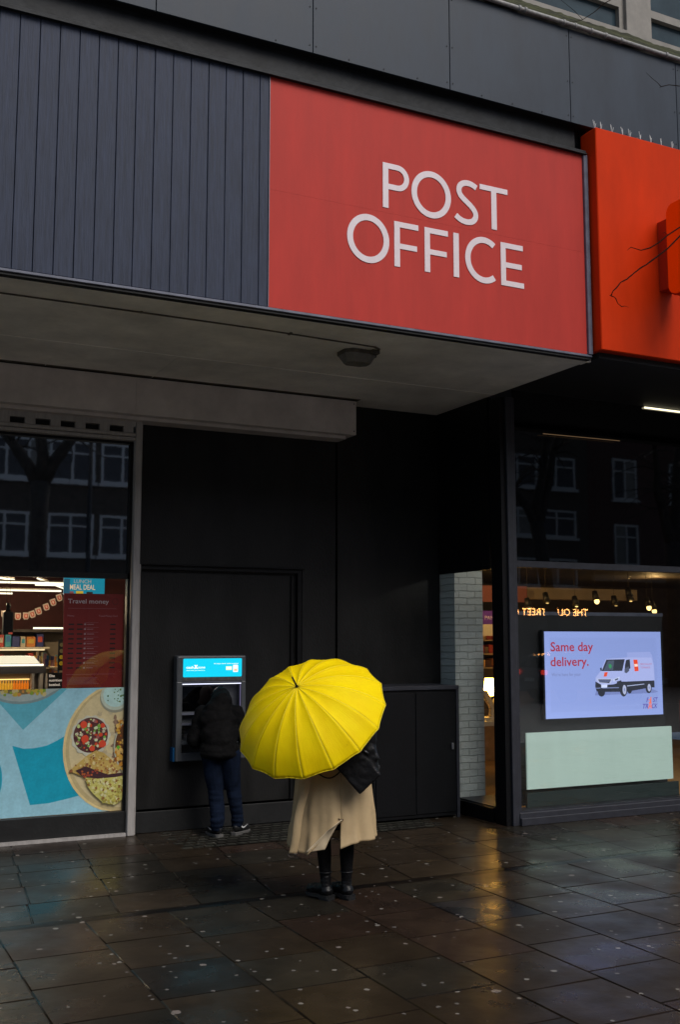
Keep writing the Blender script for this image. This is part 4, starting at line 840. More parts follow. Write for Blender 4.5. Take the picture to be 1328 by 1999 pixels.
for zi, (z, zn) in enumerate(((1.225, 'lowest'), (1.525, 'middle'), (1.815, 'upper'))):
    x = 1.55+.02*zi; last = None
    while x < 3.05:
        w_ = random.uniform(.07, .13); cn = random.choice([k_ for k_ in cl if k_ != last]); last = cn; h_ = random.uniform(.14, .21)
        if x > 2.2:
            o = MB().box((x, 15.98, z), (x+w_, 16.2, z+h_), c=cl[cn], bev=.008).box((x+w_*.2, 15.976, z+h_*.35), (x+w_*.8, 15.979, z+h_*.75), c=cl[random.choice(list(cl))]).build('packet', 'print', loc=(x, 16, z)); tag(o, cn+' packet of goods on the '+zn+' shelf of the back shelving', 'packet', 'packets on the back shelving, '+cn+', '+zn+' shelf')
        x += w_+.012
# side shelving with mixed goods
random.seed(18)
S2 = thing('shop_shelving', 'narrow cluttered shelving unit beside the red poster in the left shop', 'shelving', (3.0, 14.5, 0)); bx('post', (3.03, 14.4, .3), (3.06, 14.45, 1.85), 'interior_wall', S2); 
for z in (1.05, 1.32, 1.55): bx('shelf', (2.60, 14.4, z), (3.03, 14.7, z+.015), 'warm_board', S2)
b = MB()
for z in (1.067, 1.337, 1.567):
    for i in range(26):
        x = random.uniform(2.61, 2.98); w_ = random.uniform(.02, .05); h_ = random.uniform(.06, .2); yq = 14.42+i*.009; b.box((x, yq, z+.001), (x+w_, yq+.008, z+h_), c=random.choice(list(cl.values())+[(.3, .15, .18)]*3))
g_ = b.build('goods', 'print', S2); g_['kind'] = 'stuff'
FZ = thing('chiller_cabinet', 'open chiller cabinet with a bright white top and rows of orange bottles', 'chiller', (2.1, 13, 0))
a = MB(); a.poly([(.8, 1.73), (2.39, 1.73), (2.46, 1.645), (.8, 1.645)], 13.0, .5); a.build('top', emi('chiller_top', (1, .86, .62), 1.0), FZ)
bx('light_strip', (.8, 12.98, 1.618), (2.50, 12.995, 1.640), 'lamp_white', FZ); bx('header', (.8, 12.99, 1.53), (2.53, 13.4, 1.617), mat('chiller_grey', (.10, .10, .12), .4), FZ)
bx('body', (.8, 13.1, .02), (2.55, 13.6, 1.529), mat('chiller_body', (.30, .25, .2), .5), FZ); a = MB(); a.box((2.37, 12.995, .02), (2.40, 13.09, 1.53)); a.box((2.46, 12.995, .02), (2.50, 13.09, 1.53)); a.box((2.53, 12.995, .02), (2.55, 13.09, 1.53)); a.build('door_frame', 'cream_box', FZ)
bx('shelf', (.8, 13.0, 1.32), (2.36, 13.09, 1.335), 'warm_board', FZ); bx('light_strip', (.8, 13.08, 1.455), (2.36, 13.095, 1.465), emi('chiller_glow', (1, .6, .2), 2.2), FZ)
gm = mat('juice', (.6, .3, .04), .3, emit=(.9, .42, .03), es=.55); gm2 = mat('juice_orange', (.7, .2, .02), .3, emit=(.9, .22, .01), es=.55)
x = 1.62; i = 0
while x < 2.34:
    mt_ = gm if x < 2.17 else gm2
    if x > 1.95:
        o = MB().tube([(0, 0, 0), (0, 0, .075), (0, 0, .09), (0, 0, .112)], [.014, .014, .006, .006], 10).build('juice_bottle', mt_, loc=None); o.location = (x, 13.04, 1.336)
        cn = 'yellow' if x < 2.17 else 'orange'; tag(o, cn+' juice bottle standing in the row inside the chiller', 'bottle', cn+' juice bottles in the chiller')
    x += .031; i += 1
EL = thing('nutrition_sign', 'small black sign with white words on bottled nutrition beside the red poster', 'sign', (2.48, 12.2, 1.4)); b = MB().box((2.40, 12.2, 1.37), (2.60, 12.21, 1.56), c=(.01, .01, .01)); eb = b.build('sheet', 'print', EL)
for s_, z, xe in (('Elite', 1.512, 2.475), ('nutrition', 1.463, 2.555), ('bottled.', 1.414, 2.54)): text('lettering', s_, 2.415, xe, z, .030, 12.197, 'lit_print', eb, (.55, .45, .36), bold=.01)
DS = thing('price_strip', 'vertical dark strip with yellow price discs hanging beside the red poster', 'sign', (2.5, 12.3, 1.6)); bx('strip', (2.525, 12.3, 1.58), (2.60, 12.31, 1.93), 'rubber', DS)
for z in (1.66, 1.73, 1.80, 1.87):
    b = MB(); b.poly(arc(2.562, z, .023, .023, 16), 12.297, c=(.6, .45, .02) if z < 1.75 else (.2, .17, .08)); b.build('price_disc', 'print', DS)

# ------------------------------------------------------------ people
ER = Vector((rt.x, rt.y, 0)).normalized(); EF = Vector((sin(YAW), cos(YAW), 0))
def frame(C):
    C = Vector(C)
    return lambda a, b, z: C+ER*a+EF*b+Vector((0, 0, z))
def vox_from(b, name, m, parent, vox=.01, it=5, amp=0, f=12):
    o = b.build('tmp', 'skin'); md = o.modifiers.new('r', 'REMESH'); md.mode = 'VOXEL'; md.voxel_size = vox; ms = o.modifiers.new('s', 'SMOOTH'); ms.factor = .5; ms.iterations = it
    n_ = evalmesh(o, name, m, None)
    if amp:
        me = n_.data; ns = [v.normal.copy() for v in me.vertices]
        for v, k_ in zip(me.vertices, ns):
            q = v.co*f; v.co += k_*amp*(noise.noise(Vector((q.x, q.y, q.z*1.8)))+.5*noise.noise(q*2.3))
    if parent:
        n_.parent = parent; n_.data.transform(Matrix.LocRotScale(parent.location, parent.rotation_euler, parent.scale).inverted())
    return n_
def hand(segs, wr, palm_dir, side, curl, s=1.0):     # palm and five bent fingers as limbs of the body surface
    wr = Vector(wr); d = Vector(palm_dir).normalized(); sd_ = Vector(side).normalized(); nn = d.cross(sd_).normalized()
    pc = wr+d*.045*s; segs.append((wr, .022*s, pc, .026*s)); segs.append((wr+d*.03*s-sd_*.02*s, .014*s, pc+d*.03*s-sd_*.026*s, .012*s)); segs.append((wr+d*.03*s+sd_*.02*s, .014*s, pc+d*.03*s+sd_*.026*s, .012*s))
    for i, ln in enumerate((.058, .068, .064, .05)):
        b0 = pc+d*.035*s+sd_*(-.027+.018*i)*s; b1 = b0+(d*cos(curl)+nn*sin(curl))*ln*.55*s; b2 = b1+(d*cos(curl*2.1)+nn*sin(curl*2.1))*ln*.5*s
        segs.append((b0, .0088*s, b1, .008*s)); segs.append((b1, .008*s, b2, .007*s))
    t0 = wr+d*.02*s-sd_*.024*s; t1_ = t0+(d*.6-sd_*.7+nn*.2).normalized()*.035*s; t2_ = t1_+(d*.8+nn*.6).normalized()*.028*s
    segs.append((t0, .011*s, t1_, .010*s)); segs.append((t1_, .010*s, t2_, .008*s))

# --- woman under the umbrella
WC = (3.62, 7.42, 0); w_ = frame(WC)
WO = thing('person', 'person seen from behind in beige trench coat and black boots under the yellow umbrella', 'person', WC)
sg = []
hipL, hipR = w_(-.09, .02, .84), w_(.10, -.01, .84)
kL, kR = w_(-.075, .03, .48), w_(.105, .02, .48); aL, aR = w_(-.055, .0, .10), w_(.10, .02, .10)
for h_, k_, a_ in ((hipL, kL, aL), (hipR, kR, aR)):
    sg += [(h_, .088, k_, .055), (k_, .054, k_.lerp(a_, .35)+EF*-.012, .056), (k_.lerp(a_, .35)+EF*-.012, .056, a_, .036)]
    toe = a_+ER*-.10+EF*.11; toe.z = .035; a2 = a_.copy(); a2.z = .04; sg.append((a2, .035, toe, .028)); sg.append((a_, .036, a2, .034))
sg += [(w_(0, 0, .86), (.165, .125, .12)), (w_(0, 0, .9), .12, w_(0, .0, 1.15), .11), (w_(0, 0, 1.22), (.16, .105, .13)), (w_(0, .02, 1.3), .06, w_(0, .035, 1.42), .052)]
HD = w_(-.0, .06, 1.505); sg += [(HD, (.076, .088, .105)), (HD+EF*.05+Vector((0, 0, -.05)), (.05, .045, .045)), (HD+EF*.092+Vector((0, 0, -.01)), (.012, .018, .022)), (HD+ER*.075, (.012, .016, .028)), (HD-ER*.075, (.012, .016, .028))]
UC = EYE+(rt*((607.9-664)/2073.4)-up*((1399.9-999.5)/2073.4)+fw)*8.05
ax_ = (rt*-.3046+up*.778-fw*.5495).normalized()
HND = UC-ax_*.47
shL, shR = w_(-.155, .02, 1.30), w_(.155, .02, 1.30); elL = w_(-.20, .16, 1.05); elR = w_(.235, .0, 1.05); haR = w_(.225, -.02, .84)
wrL = HND+Vector((0, 0, -.01))-ER*.03
sg += [(shL, .048, elL, .038), (elL, .037, wrL, .024), (shR, .048, elR, .038), (elR, .037, haR, .024)]
hand(sg, wrL, ER*.9+EF*.2, Vector((0, 0, 1)), 1.0, .9); hand(sg, haR, Vector((0, 0, -1)), EF, .35, .9)
bd_ = soft('body', sg, ['black_cloth', 'skin'], WO, .0075, 4)
for p in bd_.data.polygons:
    c = bd_.matrix_world @ p.center+Vector(WC)
    if c.z > 1.36 or (c-HND).length < .10 or (c-(haR+Vector((0, 0, -.05)))).length < .09: p.material_index = 1
fc = MB()
for s in (-1, 1): fc.ball(HD+EF*.080+ER*.03*s+Vector((0, 0, .005)), .011, c=(.8, .8, .8), n=6); fc.ball(HD+EF*.0885+ER*.03*s+Vector((0, 0, .005)), .005, c=(.02, .02, .02), n=6)
fc.ball(HD+EF*.086+Vector((0, 0, -.062)), .012, c=(.35, .08, .07), n=6, scale=(1.6, .6, .4)); fc.build('face', 'print', WO)
soft('hair', [(HD+Vector((0, 0, .018))-EF*.012, (.088, .094, .100)), (HD-EF*.05, .075, w_(.0, -.06, 1.33), .06)], 'hair', WO, .009, 3, .006, 30)
# boots
for a_ in (aL, aR):
    dx = (-ER*.70+EF*.714); pxv = Vector((dx.y, -dx.x, 0)); g = Vector((a_.x, a_.y, 0))
    bo = soft('boot', [(g+Vector((0, 0, .17)), .040, g+Vector((0, 0, .09)), .042), (g-dx*.012+Vector((0, 0, .065)), (.048, .048, .04)), (g+Vector((0, 0, .085)), .044, g+dx*.13+Vector((0, 0, .062)), .040), (g+dx*.12+Vector((0, 0, .058)), .041, g+dx*.165+Vector((0, 0, .055)), .036)], 'leather', WO, .007, 3, .003, 40)
    b = MB()
    def outline(z, gro=0): return [g+dx*x_+pxv*y_+Vector((0, 0, z)) for x_, y_ in ((-.062-gro, -.03), (-.05-gro, -.045), (.06, -.044), (.15, -.05), (.195+gro, -.03), (.205+gro, 0), (.195+gro, .03), (.15, .05), (.06, .044), (-.05-gro, .045), (-.062-gro, .03))]
    for (z0_, z1_, cut) in ((.012, .036, False), (.0, .020, True)):
        o0, o1 = outline(z0_), outline(z1_, .002)
        if cut: o0 = [g+dx*x_+pxv*y_+Vector((0, 0, 0)) for x_, y_ in ((-.062, -.034), (.03, -.042), (.03, .042), (-.062, .034))]; o1 = [p_+Vector((0, 0, .03)) for p_ in o0]
        v0 = [b.bm.verts.new(p_) for p_ in o0]; v1 = [b.bm.verts.new(p_) for p_ in o1]; b.fv(v0[::-1]); b.fv(v1)
        for i in range(len(v0)): b.fv([v0[i], v0[(i+1) % len(v0)], v1[(i+1) % len(v0)], v1[i]])
    b.build('sole', 'rubber', bo) if False else b.build('boot_sole', 'rubber', WO)
    b = MB(); b.tube([g+Vector((0, 0, .20))+(-pxv*.047)*cos(t_)+dx*.047*sin(t_) for t_ in [2*pi*i/16 for i in range(17)]], .004, 5, caps=False); b.tube([g+pxv*.046+Vector((0, 0, .16)), g+pxv*.052+dx*.02+Vector((0, 0, .155)), g+pxv*.052+dx*.035+Vector((0, 0, .13))], .0025, 5); b.build('lace', 'rubber', WO)
soft('vent_fill', [(w_(0, 0, .95), (.19, .14, .10)), (w_(0, 0, .85), (.20, .15, .18)), (w_(.01, 0, .68), (.19, .14, .18))], 'black_cloth', WO, .012, 3)  # black shape added to hide the lit coat inside behind the vent
# trench coat
SL = .055           # where the back vent sits, seen from behind
def hw(z):
    P = [(.30, .350, .27), (.43, .335, .26), (.60, .315, .235), (.88, .285, .20), (1.0, .245, .165), (1.12, .235, .15), (1.25, .235, .15), (1.33, .20, .13), (1.38, .12, .10), (1.42, .075, .08)]
    for p, q in zip(P, P[1:]):
        if z <= q[0]: t_ = max(0, (z-p[0])/(q[0]-p[0])); return p[1]+(q[1]-p[1])*t_, p[2]+(q[2]-p[2])*t_
    return P[-1][1], P[-1][2]
PH0 = math.atan2(SL, 1)   # angle measured from the camera-facing side
def cpt(ph, z, off=0):
    a_, b_ = hw(z); k_ = max(0, min(1, (1.0-z)/.5))
    fold = 1+k_*(.045*sin(6*ph+1.2)+.028*sin(13*ph+.4+z*2)+.016*sin(23*ph+2*z))+.03*k_*noise.noise(Vector((ph*2.4+z*3, z*5, 1)))+.03*k_*noise.noise(Vector((ph*6-z*4, z*6, 7)))
    return w_((a_+off)*fold*sin(ph), -(b_+off)*fold*cos(ph)+.02, z)
NU, NV = 150, 70
b = MB(); ZS = .62
def coat(u, v):
    zt, zb = 1.42, .40
    ph_r = .20; ph_l = .20-2*pi          # right edge .. all the way round to the left edge
    z = zt+(zb-zt)*v
    hem = .02*sin(2.5*pi*u)+(-.045*max(0, (u-.72)/.28) if u > .72 else 0)+ .04*(1-u)*0
    z = z+hem*v**3
    op = max(0, (ZS-z)/(ZS-.40))
    e_r = ph_r+.02*op+.03*sin(op*7)*op
    e_l = ph_l-.85*op**1.1
    ph = e_r+(e_l-e_r)*(-1 if False else 1)*u
    # u runs from the right edge of the vent round the front (far side) to the left edge
    ph = e_r + u*(e_l+0-e_r) if True else ph
    ph = e_r + u*((2*pi-.0)*1.0) if False else ph
    off = .012*op*(1 if u > .9 else 0)
    return cpt(-ph if False else ph, z, off)
def coat2(u, v):
    z = 1.42+(.40-1.42)*v; op = max(0, (ZS-z)/(ZS-.40))
    hem = (-.025+.085*min(1, u/.27) if u < .5 else (-.035-.03*max(0, (u-.7)/.3)))+.012*sin(23*u)+.036
    z += v**2.5*hem
    e_r = .19-.035*op; e_l = .19-.72*op**.8           # vent edges as seen from behind (right flap, left flap)
    ph = e_r+u*(2*pi-(e_r-e_l)) 
    s_ = max(0, (u-.93)/.07)*op
    return cpt(ph, z, .035*s_)
g_ = b.grid(coat2, NU, NV)
# the loose left edge of the vent turned outwards, showing the facing
def lapel(u, v):
    z = ZS-.0+(.385-ZS)*v; op = (ZS-z)/(ZS-.40); e_l = .19-.72*op**.8
    ph = e_l+u*.36*op**.8
    return cpt(ph, z+.02*u*v, .038*(1-u)-.02*u*op)
ct_ = b.build('coat', 'coat', WO)
md = ct_.modifiers.new('s', 'SOLIDIFY'); md.thickness = .006; md.offset = -1
b = MB(); b.grid(lapel, 12, 30); lp = b.build('coat_facing', mat('coat_lining', (.62, .50, .33), .8, noise_s=9, noise_a=.06), WO); md = lp.modifiers.new('s', 'SOLIDIFY'); md.thickness = .004
# sleeves
soft('sleeve', [(shL, .072, elL, .062), (elL, .060, elL.lerp(wrL, .85), .045)], 'coat', WO, .011, 4, .006, 20)
soft('sleeve', [(shR, .072, elR, .062), (elR, .060, elR.lerp(haR, .85), .045)], 'coat', WO, .011, 4, .006, 20)
# stitching line above the hem, the centre back seam, a belt end hanging on the left
st = MB()
for u0, u1, zz in ((.205, .995, .455),):
    pass
def ribbon(fn, n, wd, name, m, th=.003):
    b = MB(); b.grid(lambda u, v: fn(u, v), n, 2); o = b.build(name, m, WO); md = o.modifiers.new('s', 'SOLIDIFY'); md.thickness = th; return o
b = MB(); b.tube([cpt(.19, z, .0035) for z in [.63+.78*i/40 for i in range(41)]], .0022, 5); b.build('back_seam', 'coat', WO)
b = MB()
for s0, s1 in ((.22, 1.5), (-1.3, -.50)):
    b.tube([cpt(s0+(s1-s0)*i/50, .462+(.02 if s0 > 0 else -.01), .0010) for i in range(51)], .0014, 4)
b.build('hem_stitching', mat('stitch', (.36, .27, .16), .8), WO)
b = MB(); b.ball(cpt(.20, .615, .010), .011, n=6, scale=(1.2, .7, .8)); b.tube([cpt(.12, .625, .008), cpt(.19, .612, .012), cpt(.24, .622, .008)], .005, 6); b.build('button', mat('button', (.10, .06, .03), .4), WO)
def belt(u, v):
    z = .97-.585*u; return w_(-.185-.11*u+.006*sin(u*9)+(v-.5)*.058, -.245-.035*u+.012*sin(u*7)+(v-.5)*.01, z)
ribbon(belt, 40, .05, 'belt', 'coat', .005)
b = MB(); q = w_(-.292, -.285, .385); b.tube([q-ER*.032, q-ER*.03-Vector((0, 0, .022)), q+ER*.034-Vector((0, 0, .024)), q+ER*.034, q-ER*.032], .0045, 6); b.build('belt_buckle', mat('buckle_brown', (.03, .018, .012), .4), WO)
b = MB(); b.tube([cpt(.19+2*pi*i/60, 1.0, .010) for i in range(61)], .016, 8, caps=False); b.build('belt', 'coat', WO)

# --- black backpack slung low on her right side
BG = thing('shoulder_bag', 'black leather bag hanging at a tilt on the right side of the trench coat', 'bag', tuple(w_(.18, -.28, .95)))
def bp(a_, z_, b_=-.27): return w_(a_, b_, z_)
b = MB()
ctr = bp(.185, 1.035); th_ = R(42)
def brick(cx, cz, hx, hz, hy, ang, r=.02):
    e1 = ER*cos(ang)+Vector((0, 0, 1))*sin(ang); e2 = -ER*sin(ang)+Vector((0, 0, 1))*cos(ang); c0 = bp(cx, cz); n_ = 16
    v = []
    for sx in (-1, 1):
        for sy in (-1, 1):
            for sz in (-1, 1): v.append(b.bm.verts.new(c0+e1*hx*sx+EF*hy*sy+e2*hz*sz))
    for q in ((0, 1, 3, 2), (4, 6, 7, 5), (0, 4, 5, 1), (2, 3, 7, 6), (0, 2, 6, 4), (1, 5, 7, 3)): b.fv([v[i] for i in q])
brick(.185, .985, .105, .135, .07, R(42)); brick(.19, 1.12, .11, .12, .06, R(30))
b.ball(bp(.27, 1.02), 1, scale=(.07, .07, .10)); b.ball(bp(.255, 1.13), 1, scale=(.07, .07, .10)); b.ball(bp(.12, 1.02), 1, scale=(.075, .07, .07)); b.ball(bp(.27, 1.22), 1, scale=(.055, .06, .10))
vox_from(b, 'bag_body', 'leather', BG, .009, 6, .0035, 14)
b = MB(); b.tube([bp(-.12+.19*i/10+.0, .965-.055*sin(pi*i/10)+.02*i/10, -.24) for i in range(11)], .0055, 8); b.tube([bp(-.12, .965, -.24), w_(-.13, -.12, 1.2), w_(-.05, .02, 1.38)], .006, 8); b.build('strap', 'leather', BG)
b = MB(); b.tube([bp(.315, 1.03, -.27), bp(.34, 1.01, -.27), bp(.335, .975, -.27), bp(.315, .965, -.27)], .007, 6); b.tube([bp(.22, 1.135, -.345), bp(.26, 1.11, -.345)], .008, 6); b.build('buckle', mat('dark_metal', (.12, .12, .13), .3, metal=.8), BG)

# --- umbrella
UM = thing('umbrella', 'open bright yellow umbrella with sixteen panels, tilted back over the person in the trench coat', 'umbrella', tuple(UC))
E1 = (rt*-.9508-up*.2823+fw*.1273).normalized(); E2 = (rt*.0561-up*.5613-fw*.8257).normalized()
e1 = E1*cos(-.138)+E2*sin(-.138); e2 = E2*cos(-.138)-E1*sin(-.138)
RU, HU = .5897, .3325
RC = (RU*RU+HU*HU)/(2*HU); AM = math.asin(RU/RC)
NP = 16
def upt(u, t):      # u in panels, t radial
    k = u*NP; f = k-math.floor(k); A0 = 2*pi*math.floor(k)/NP; A1 = A0+2*pi/NP
    al = AM*t; r = RC*sin(al); z = RC*cos(al)-(RC-HU)
    d0 = e1*cos(A0)+e2*sin(A0); d1 = e1*cos(A1)+e2*sin(A1)
    seam = 4*f*(1-f)
    p = (d0*(1-f)+d1*f)*r
    sag = .011*seam*sin(pi*min(1, t*.95))+.012*seam*t**4*0
    edge = 1-.014*seam*max(0, (t-.8)/.2)
    wr = .0035*sin(31*f+7*math.floor(k)+3*t)*seam*t*t+.004*noise.noise(Vector((k*1.7, t*5, 2)))*seam
    return UC+p*edge+ax_*(z-sag+wr)
b = MB(); uvl = b.bm.loops.layers.uv.new('UVMap')
NT = 28; SUBP = 10
for k in range(NP):
    vs = [[b.bm.verts.new(upt((k+min(.9999, i/SUBP))/NP, .012+.988*j/NT)) for i in range(SUBP+1)] for j in range(NT+1)]
    for j in range(NT):
        for i in range(SUBP):
            f = b.fv([vs[j][i], vs[j][i+1], vs[j+1][i+1], vs[j+1][i]], 0, None, True)
            for l, (ii, jj) in zip(f.loops, ((i, j), (i+1, j), (i+1, j+1), (i, j+1))): l[uvl].uv = (k*1.37+ii/SUBP, jj/NT)
can = b.build('canopy', 'yellow', UM); md = can.modifiers.new('s', 'SOLIDIFY'); md.thickness = .0012
b = MB()
for k in range(NP): b.tube([upt(k/NP, .012+.985*j/20)+ax_*.0008 for j in range(21)], .0014, 5)
b.build('seam_binding', mat('yellow_seam', (.95, .78, .06), .5), can)
b = MB(); b.tube([upt(i/(NP*6)+.00001, 1.0) for i in range(NP*6+1)], .0028, 5, caps=False); b.build('edge_binding', mat('yellow_seam2', (.93, .74, .02), .5), can)
for k in range(NP):
    d0 = e1*cos(2*pi*k/NP)+e2*sin(2*pi*k/NP); b = MB(); b.tube([upt(k/NP, t)-ax_*.008 for t in (.02, .2, .4, .6, .8, .97, 1.0)], .002, 5); b.tube([UC+ax_*.12+d0*.012, upt(k/NP, .5)-ax_*.008], .0016, 4); ri = b.build('rib', 'rib', UM)
    tip = upt(k/NP, 1.0); MB().ball(tip, .0045, n=5).build('rib_tip', 'wood_handle', ri)
b = MB(); b.tube([UC+ax_*(HU-.002), UC-ax_*.47], .006, 10); b.build('shaft', 'wood_handle', UM)
b = MB(); b.tube([UC+ax_*(HU-.004), UC+ax_*(HU+.012), UC+ax_*(HU+.018), UC+ax_*(HU+.105)], [.012, .011, .0075, .006], 10); b.build('ferrule', 'black_paint', UM)
b = MB(); h0 = UC-ax_*.42; hk = -ax_; sdv = hk.cross(Vector((0, 0, 1))).normalized(); b.tube([h0, h0+hk*.14]+[h0+hk*(.14+.05*sin(t_))+sdv*(.05-.05*cos(t_)) for t_ in [pi*i/8 for i in range(1, 9)]], .010, 10); b.build('handle', 'wood_handle', UM)

# --- man at the cash machine
MC = (3.79, 10.2, 0); m_ = frame(MC)
MN = thing('person', 'hunched person in a black hooded jacket and blue jeans using the cash machine', 'person', MC)
px = lambda x: (x-440)/198.
sg = []
hL, hR = m_(px(408), .02, .80), m_(px(446), .03, .80); kL, kR = m_(px(418), .05, .45), m_(px(452), .07, .45); aL, aR = m_(px(425), -.05, .09), m_(px(461), .08, .09)
for h_, k_, a_ in ((hL, kL, aL), (hR, kR, aR)): sg += [(h_, .09, k_, .06), (k_, .058, k_.lerp(a_, .35), .056), (k_.lerp(a_, .35), .056, a_, .04)]
tl_, tr_ = aL+(-ER*.55+EF*.83)*.14, aR+(ER*.45+EF*.89)*.14
for a_, t_ in ((aL, tl_), (aR, tr_)): sg.append((Vector((a_.x, a_.y, .05)), .034, Vector((t_.x, t_.y, .035)), .026))
chest = m_(px(420), .17, 1.12); hd = m_(px(416), .36, 1.34)
shl, shr = m_(px(386), .18, 1.18), m_(px(455), .16, 1.19); ell_, elr_ = m_(px(372), .12, .92), m_(px(466), .2, .95)
hal, har = m_(px(385), .36, .95), m_(px(440), .42, .97)
sg += [(m_(px(427), .02, .84), (.17, .13, .12)), (m_(px(425), .05, .92), .13, chest, .13), (chest, (.18, .13, .14)), (chest, .08, hd, .05), (hd, (.078, .095, .105)), (hd+EF*.09, (.012, .018, .022)), (shl, .055, ell_, .045), (ell_, .042, hal, .028), (shr, .055, elr_, .045), (elr_, .042, har, .028)]
hand(sg, hal, EF*.9+Vector((0, 0, -.2)), ER, .5); hand(sg, har, EF*.9+Vector((0, 0, -.1)), ER, .5)
mb_ = soft('body', sg, ['black_cloth', 'skin'], MN, .008, 4)
for p in mb_.data.polygons:
    c = p.center+Vector(MC)
    if (c-hd).length < .13 or (c-hal).length < .1 or (c-har).length < .1: p.material_index = 1
fc = MB()
for s in (-1, 1): fc.ball(hd+EF*.088+ER*.03*s+Vector((0, 0, .005)), .011, c=(.8, .8, .8), n=6)
fc.ball(hd+EF*.09+Vector((0, 0, -.055)), .012, c=(.35, .12, .1), n=6, scale=(1.6, .6, .4)); fc.build('face', 'print', MN)
# jacket: one soft shell, with hood
jk = [(m_(px(427), .03, .80), (.215, .175, .075)), (m_(px(427), .03, .84), (.21, .17, .10)), (m_(px(427), .03, .90), .172, m_(px(425), .08, .98), .175), (m_(px(425), .07, .98), (.205, .165, .14)), (m_(px(421), .14, 1.12), (.215, .165, .14)), (shl, .082, shr, .082),
      (shl, .085, ell_, .080), (ell_, .080, ell_.lerp(hal, .85), .055), (shr, .080, elr_, .070), (elr_, .066, elr_.lerp(har, .85), .05),
      (m_(px(420), .15, 1.22), (.16, .13, .11)), (m_(px(424), .17, 1.28), .12, m_(px(422), .26, 1.365), .085), (m_(px(421), .24, 1.34), .10, m_(px(420), .30, 1.395), .055)]
jb_ = soft('jacket', jk, 'jacket', MN, .011, 7, .008, 11)
tr = soft('trousers', [(hL, .108, kL, .082), (kL, .082, aL+Vector((0, 0, .06)), .070), (aL+Vector((0, 0, .06)), .072, aL+Vector((0, 0, .02)), .066), (hR, .108, kR, .078), (kR, .078, aR+Vector((0, 0, .07)), .066), (aR+Vector((0, 0, .07)), .068, aR+Vector((0, 0, .02)), .062), (m_(px(427), .02, .84), (.185, .145, .10))], 'denim', MN, .009, 4, 0)
me = tr.data; ns = [v.normal.copy() for v in me.vertices]
for v, n_ in zip(me.vertices, ns):
    z = v.co.z; low = max(0, min(1, (.55-z)/.4)); v.co += n_*(.013*low*noise.noise(Vector((v.co.x*6, v.co.y*6, z*34)))+.012*noise.noise(Vector((v.co.x*9, v.co.y*9, z*5))))
for a_, dx in ((aL, (-ER*.55+EF*.83)), (aR, (ER*.45+EF*.89))):
    g = Vector((a_.x, a_.y, 0)); pv_ = Vector((dx.y, -dx.x, 0))
    sh = soft('shoe', [(g+Vector((0, 0, .075)), (.045, .045, .035)), (g-dx*.025+Vector((0, 0, .075)), .038, g+dx*.12+Vector((0, 0, .058)), .040), (g+dx*.12+Vector((0, 0, .056)), .040, g+dx*.18+Vector((0, 0, .048)), .032)], 'rubber', MN, .007, 3)
    b = MB(); OL = ((-.07, -.025), (-.055, -.042), (.06, -.040), (.15, -.048), (.205, -.03), (.218, 0), (.205, .03), (.15, .048), (.06, .040), (-.055, .042), (-.07, .025))
    v0 = [b.bm.verts.new(g+dx*x_*.96+pv_*y_*.96) for x_, y_ in OL]; v1 = [b.bm.verts.new(g+dx*x_+pv_*y_*1.08+Vector((0, 0, .030-.008*(x_ > 0)))) for x_, y_ in OL]; b.fv(v0[::-1]); b.fv(v1)
    for i in range(11): b.fv([v0[i], v0[(i+1) % 11], v1[(i+1) % 11], v1[i]], 0, None, False)
    b.build('shoe_sole', 'sole_white', MN)
    for s in (-1, 1):
        b = MB(); q = lambda x_, z_: g+dx*x_+pv_*s*(.049-.15*(x_-.03)**2)+Vector((0, 0, z_))
        pts = [q(.0, .078), q(.03, .062), q(.06, .062), q(.13, .088), q(.06, .074), q(.035, .074), q(.015, .088)]
        if s < 0: pts = pts[::-1]
        b.face(pts); b.face([p_-pv_*s*.002 for p_ in pts[::-1]]); b.build('shoe_mark', 'white_mark', MN)

# ------------------------------------------------------------ street tree beside the camera, its twigs reach into the picture
def tree(C, label, h, r, seed, lean=(0, 0), extra=None, trunkpts=None, group=None, twigs=90):
    random.seed(seed); t = thing('street_tree', label, 'tree', C, group); C = Vector(C)
    b = MB(); p = [C+Vector((lean[0]*z/h, lean[1]*z/h, z)) for z in (0, h*.12, h*.3, h*.45)]; b.tube(p, [r*1.15, r*.95, r*.85, r*.72], 14); b.build('trunk', 'bark', t)
    b = MB(); tips = []
    for k in range(4):
        a_ = 2*pi*k/4+random.uniform(-.4, .4); q = [p[-1]-Vector((0, 0, .1))]; d = Vector((cos(a_)*.5, sin(a_)*.5, 1)).normalized()
        for i in range(5): q.append(q[-1]+d*h*.12); d = (d+Vector((random.uniform(-.4, .4), random.uniform(-.4, .4), random.uniform(-.05, .3)))).normalized()
        b.tube(q, [r*.6*(1-.15*i) for i in range(6)], 9); tips += q[2:]
    for i in range(twigs):
        s_ = random.choice(tips); q = [s_]; d = Vector((random.uniform(-1, 1), random.uniform(-1, 1), random.uniform(-.2, .9))).normalized()
        for j in range(4): q.append(q[-1]+d*random.uniform(.25, .5)); d = (d+Vector((random.uniform(-.5, .5), random.uniform(-.5, .5), random.uniform(-.4, .3)))).normalized()
        b.tube(q, [.03, .02, .013, .008, .004], 4)
    b.build('crown', 'bark', t)
    if extra:
        b = MB()
        for q, rr in extra: b.tube(q, rr, 6)
        b.build('twig', 'twig', t)
    return t
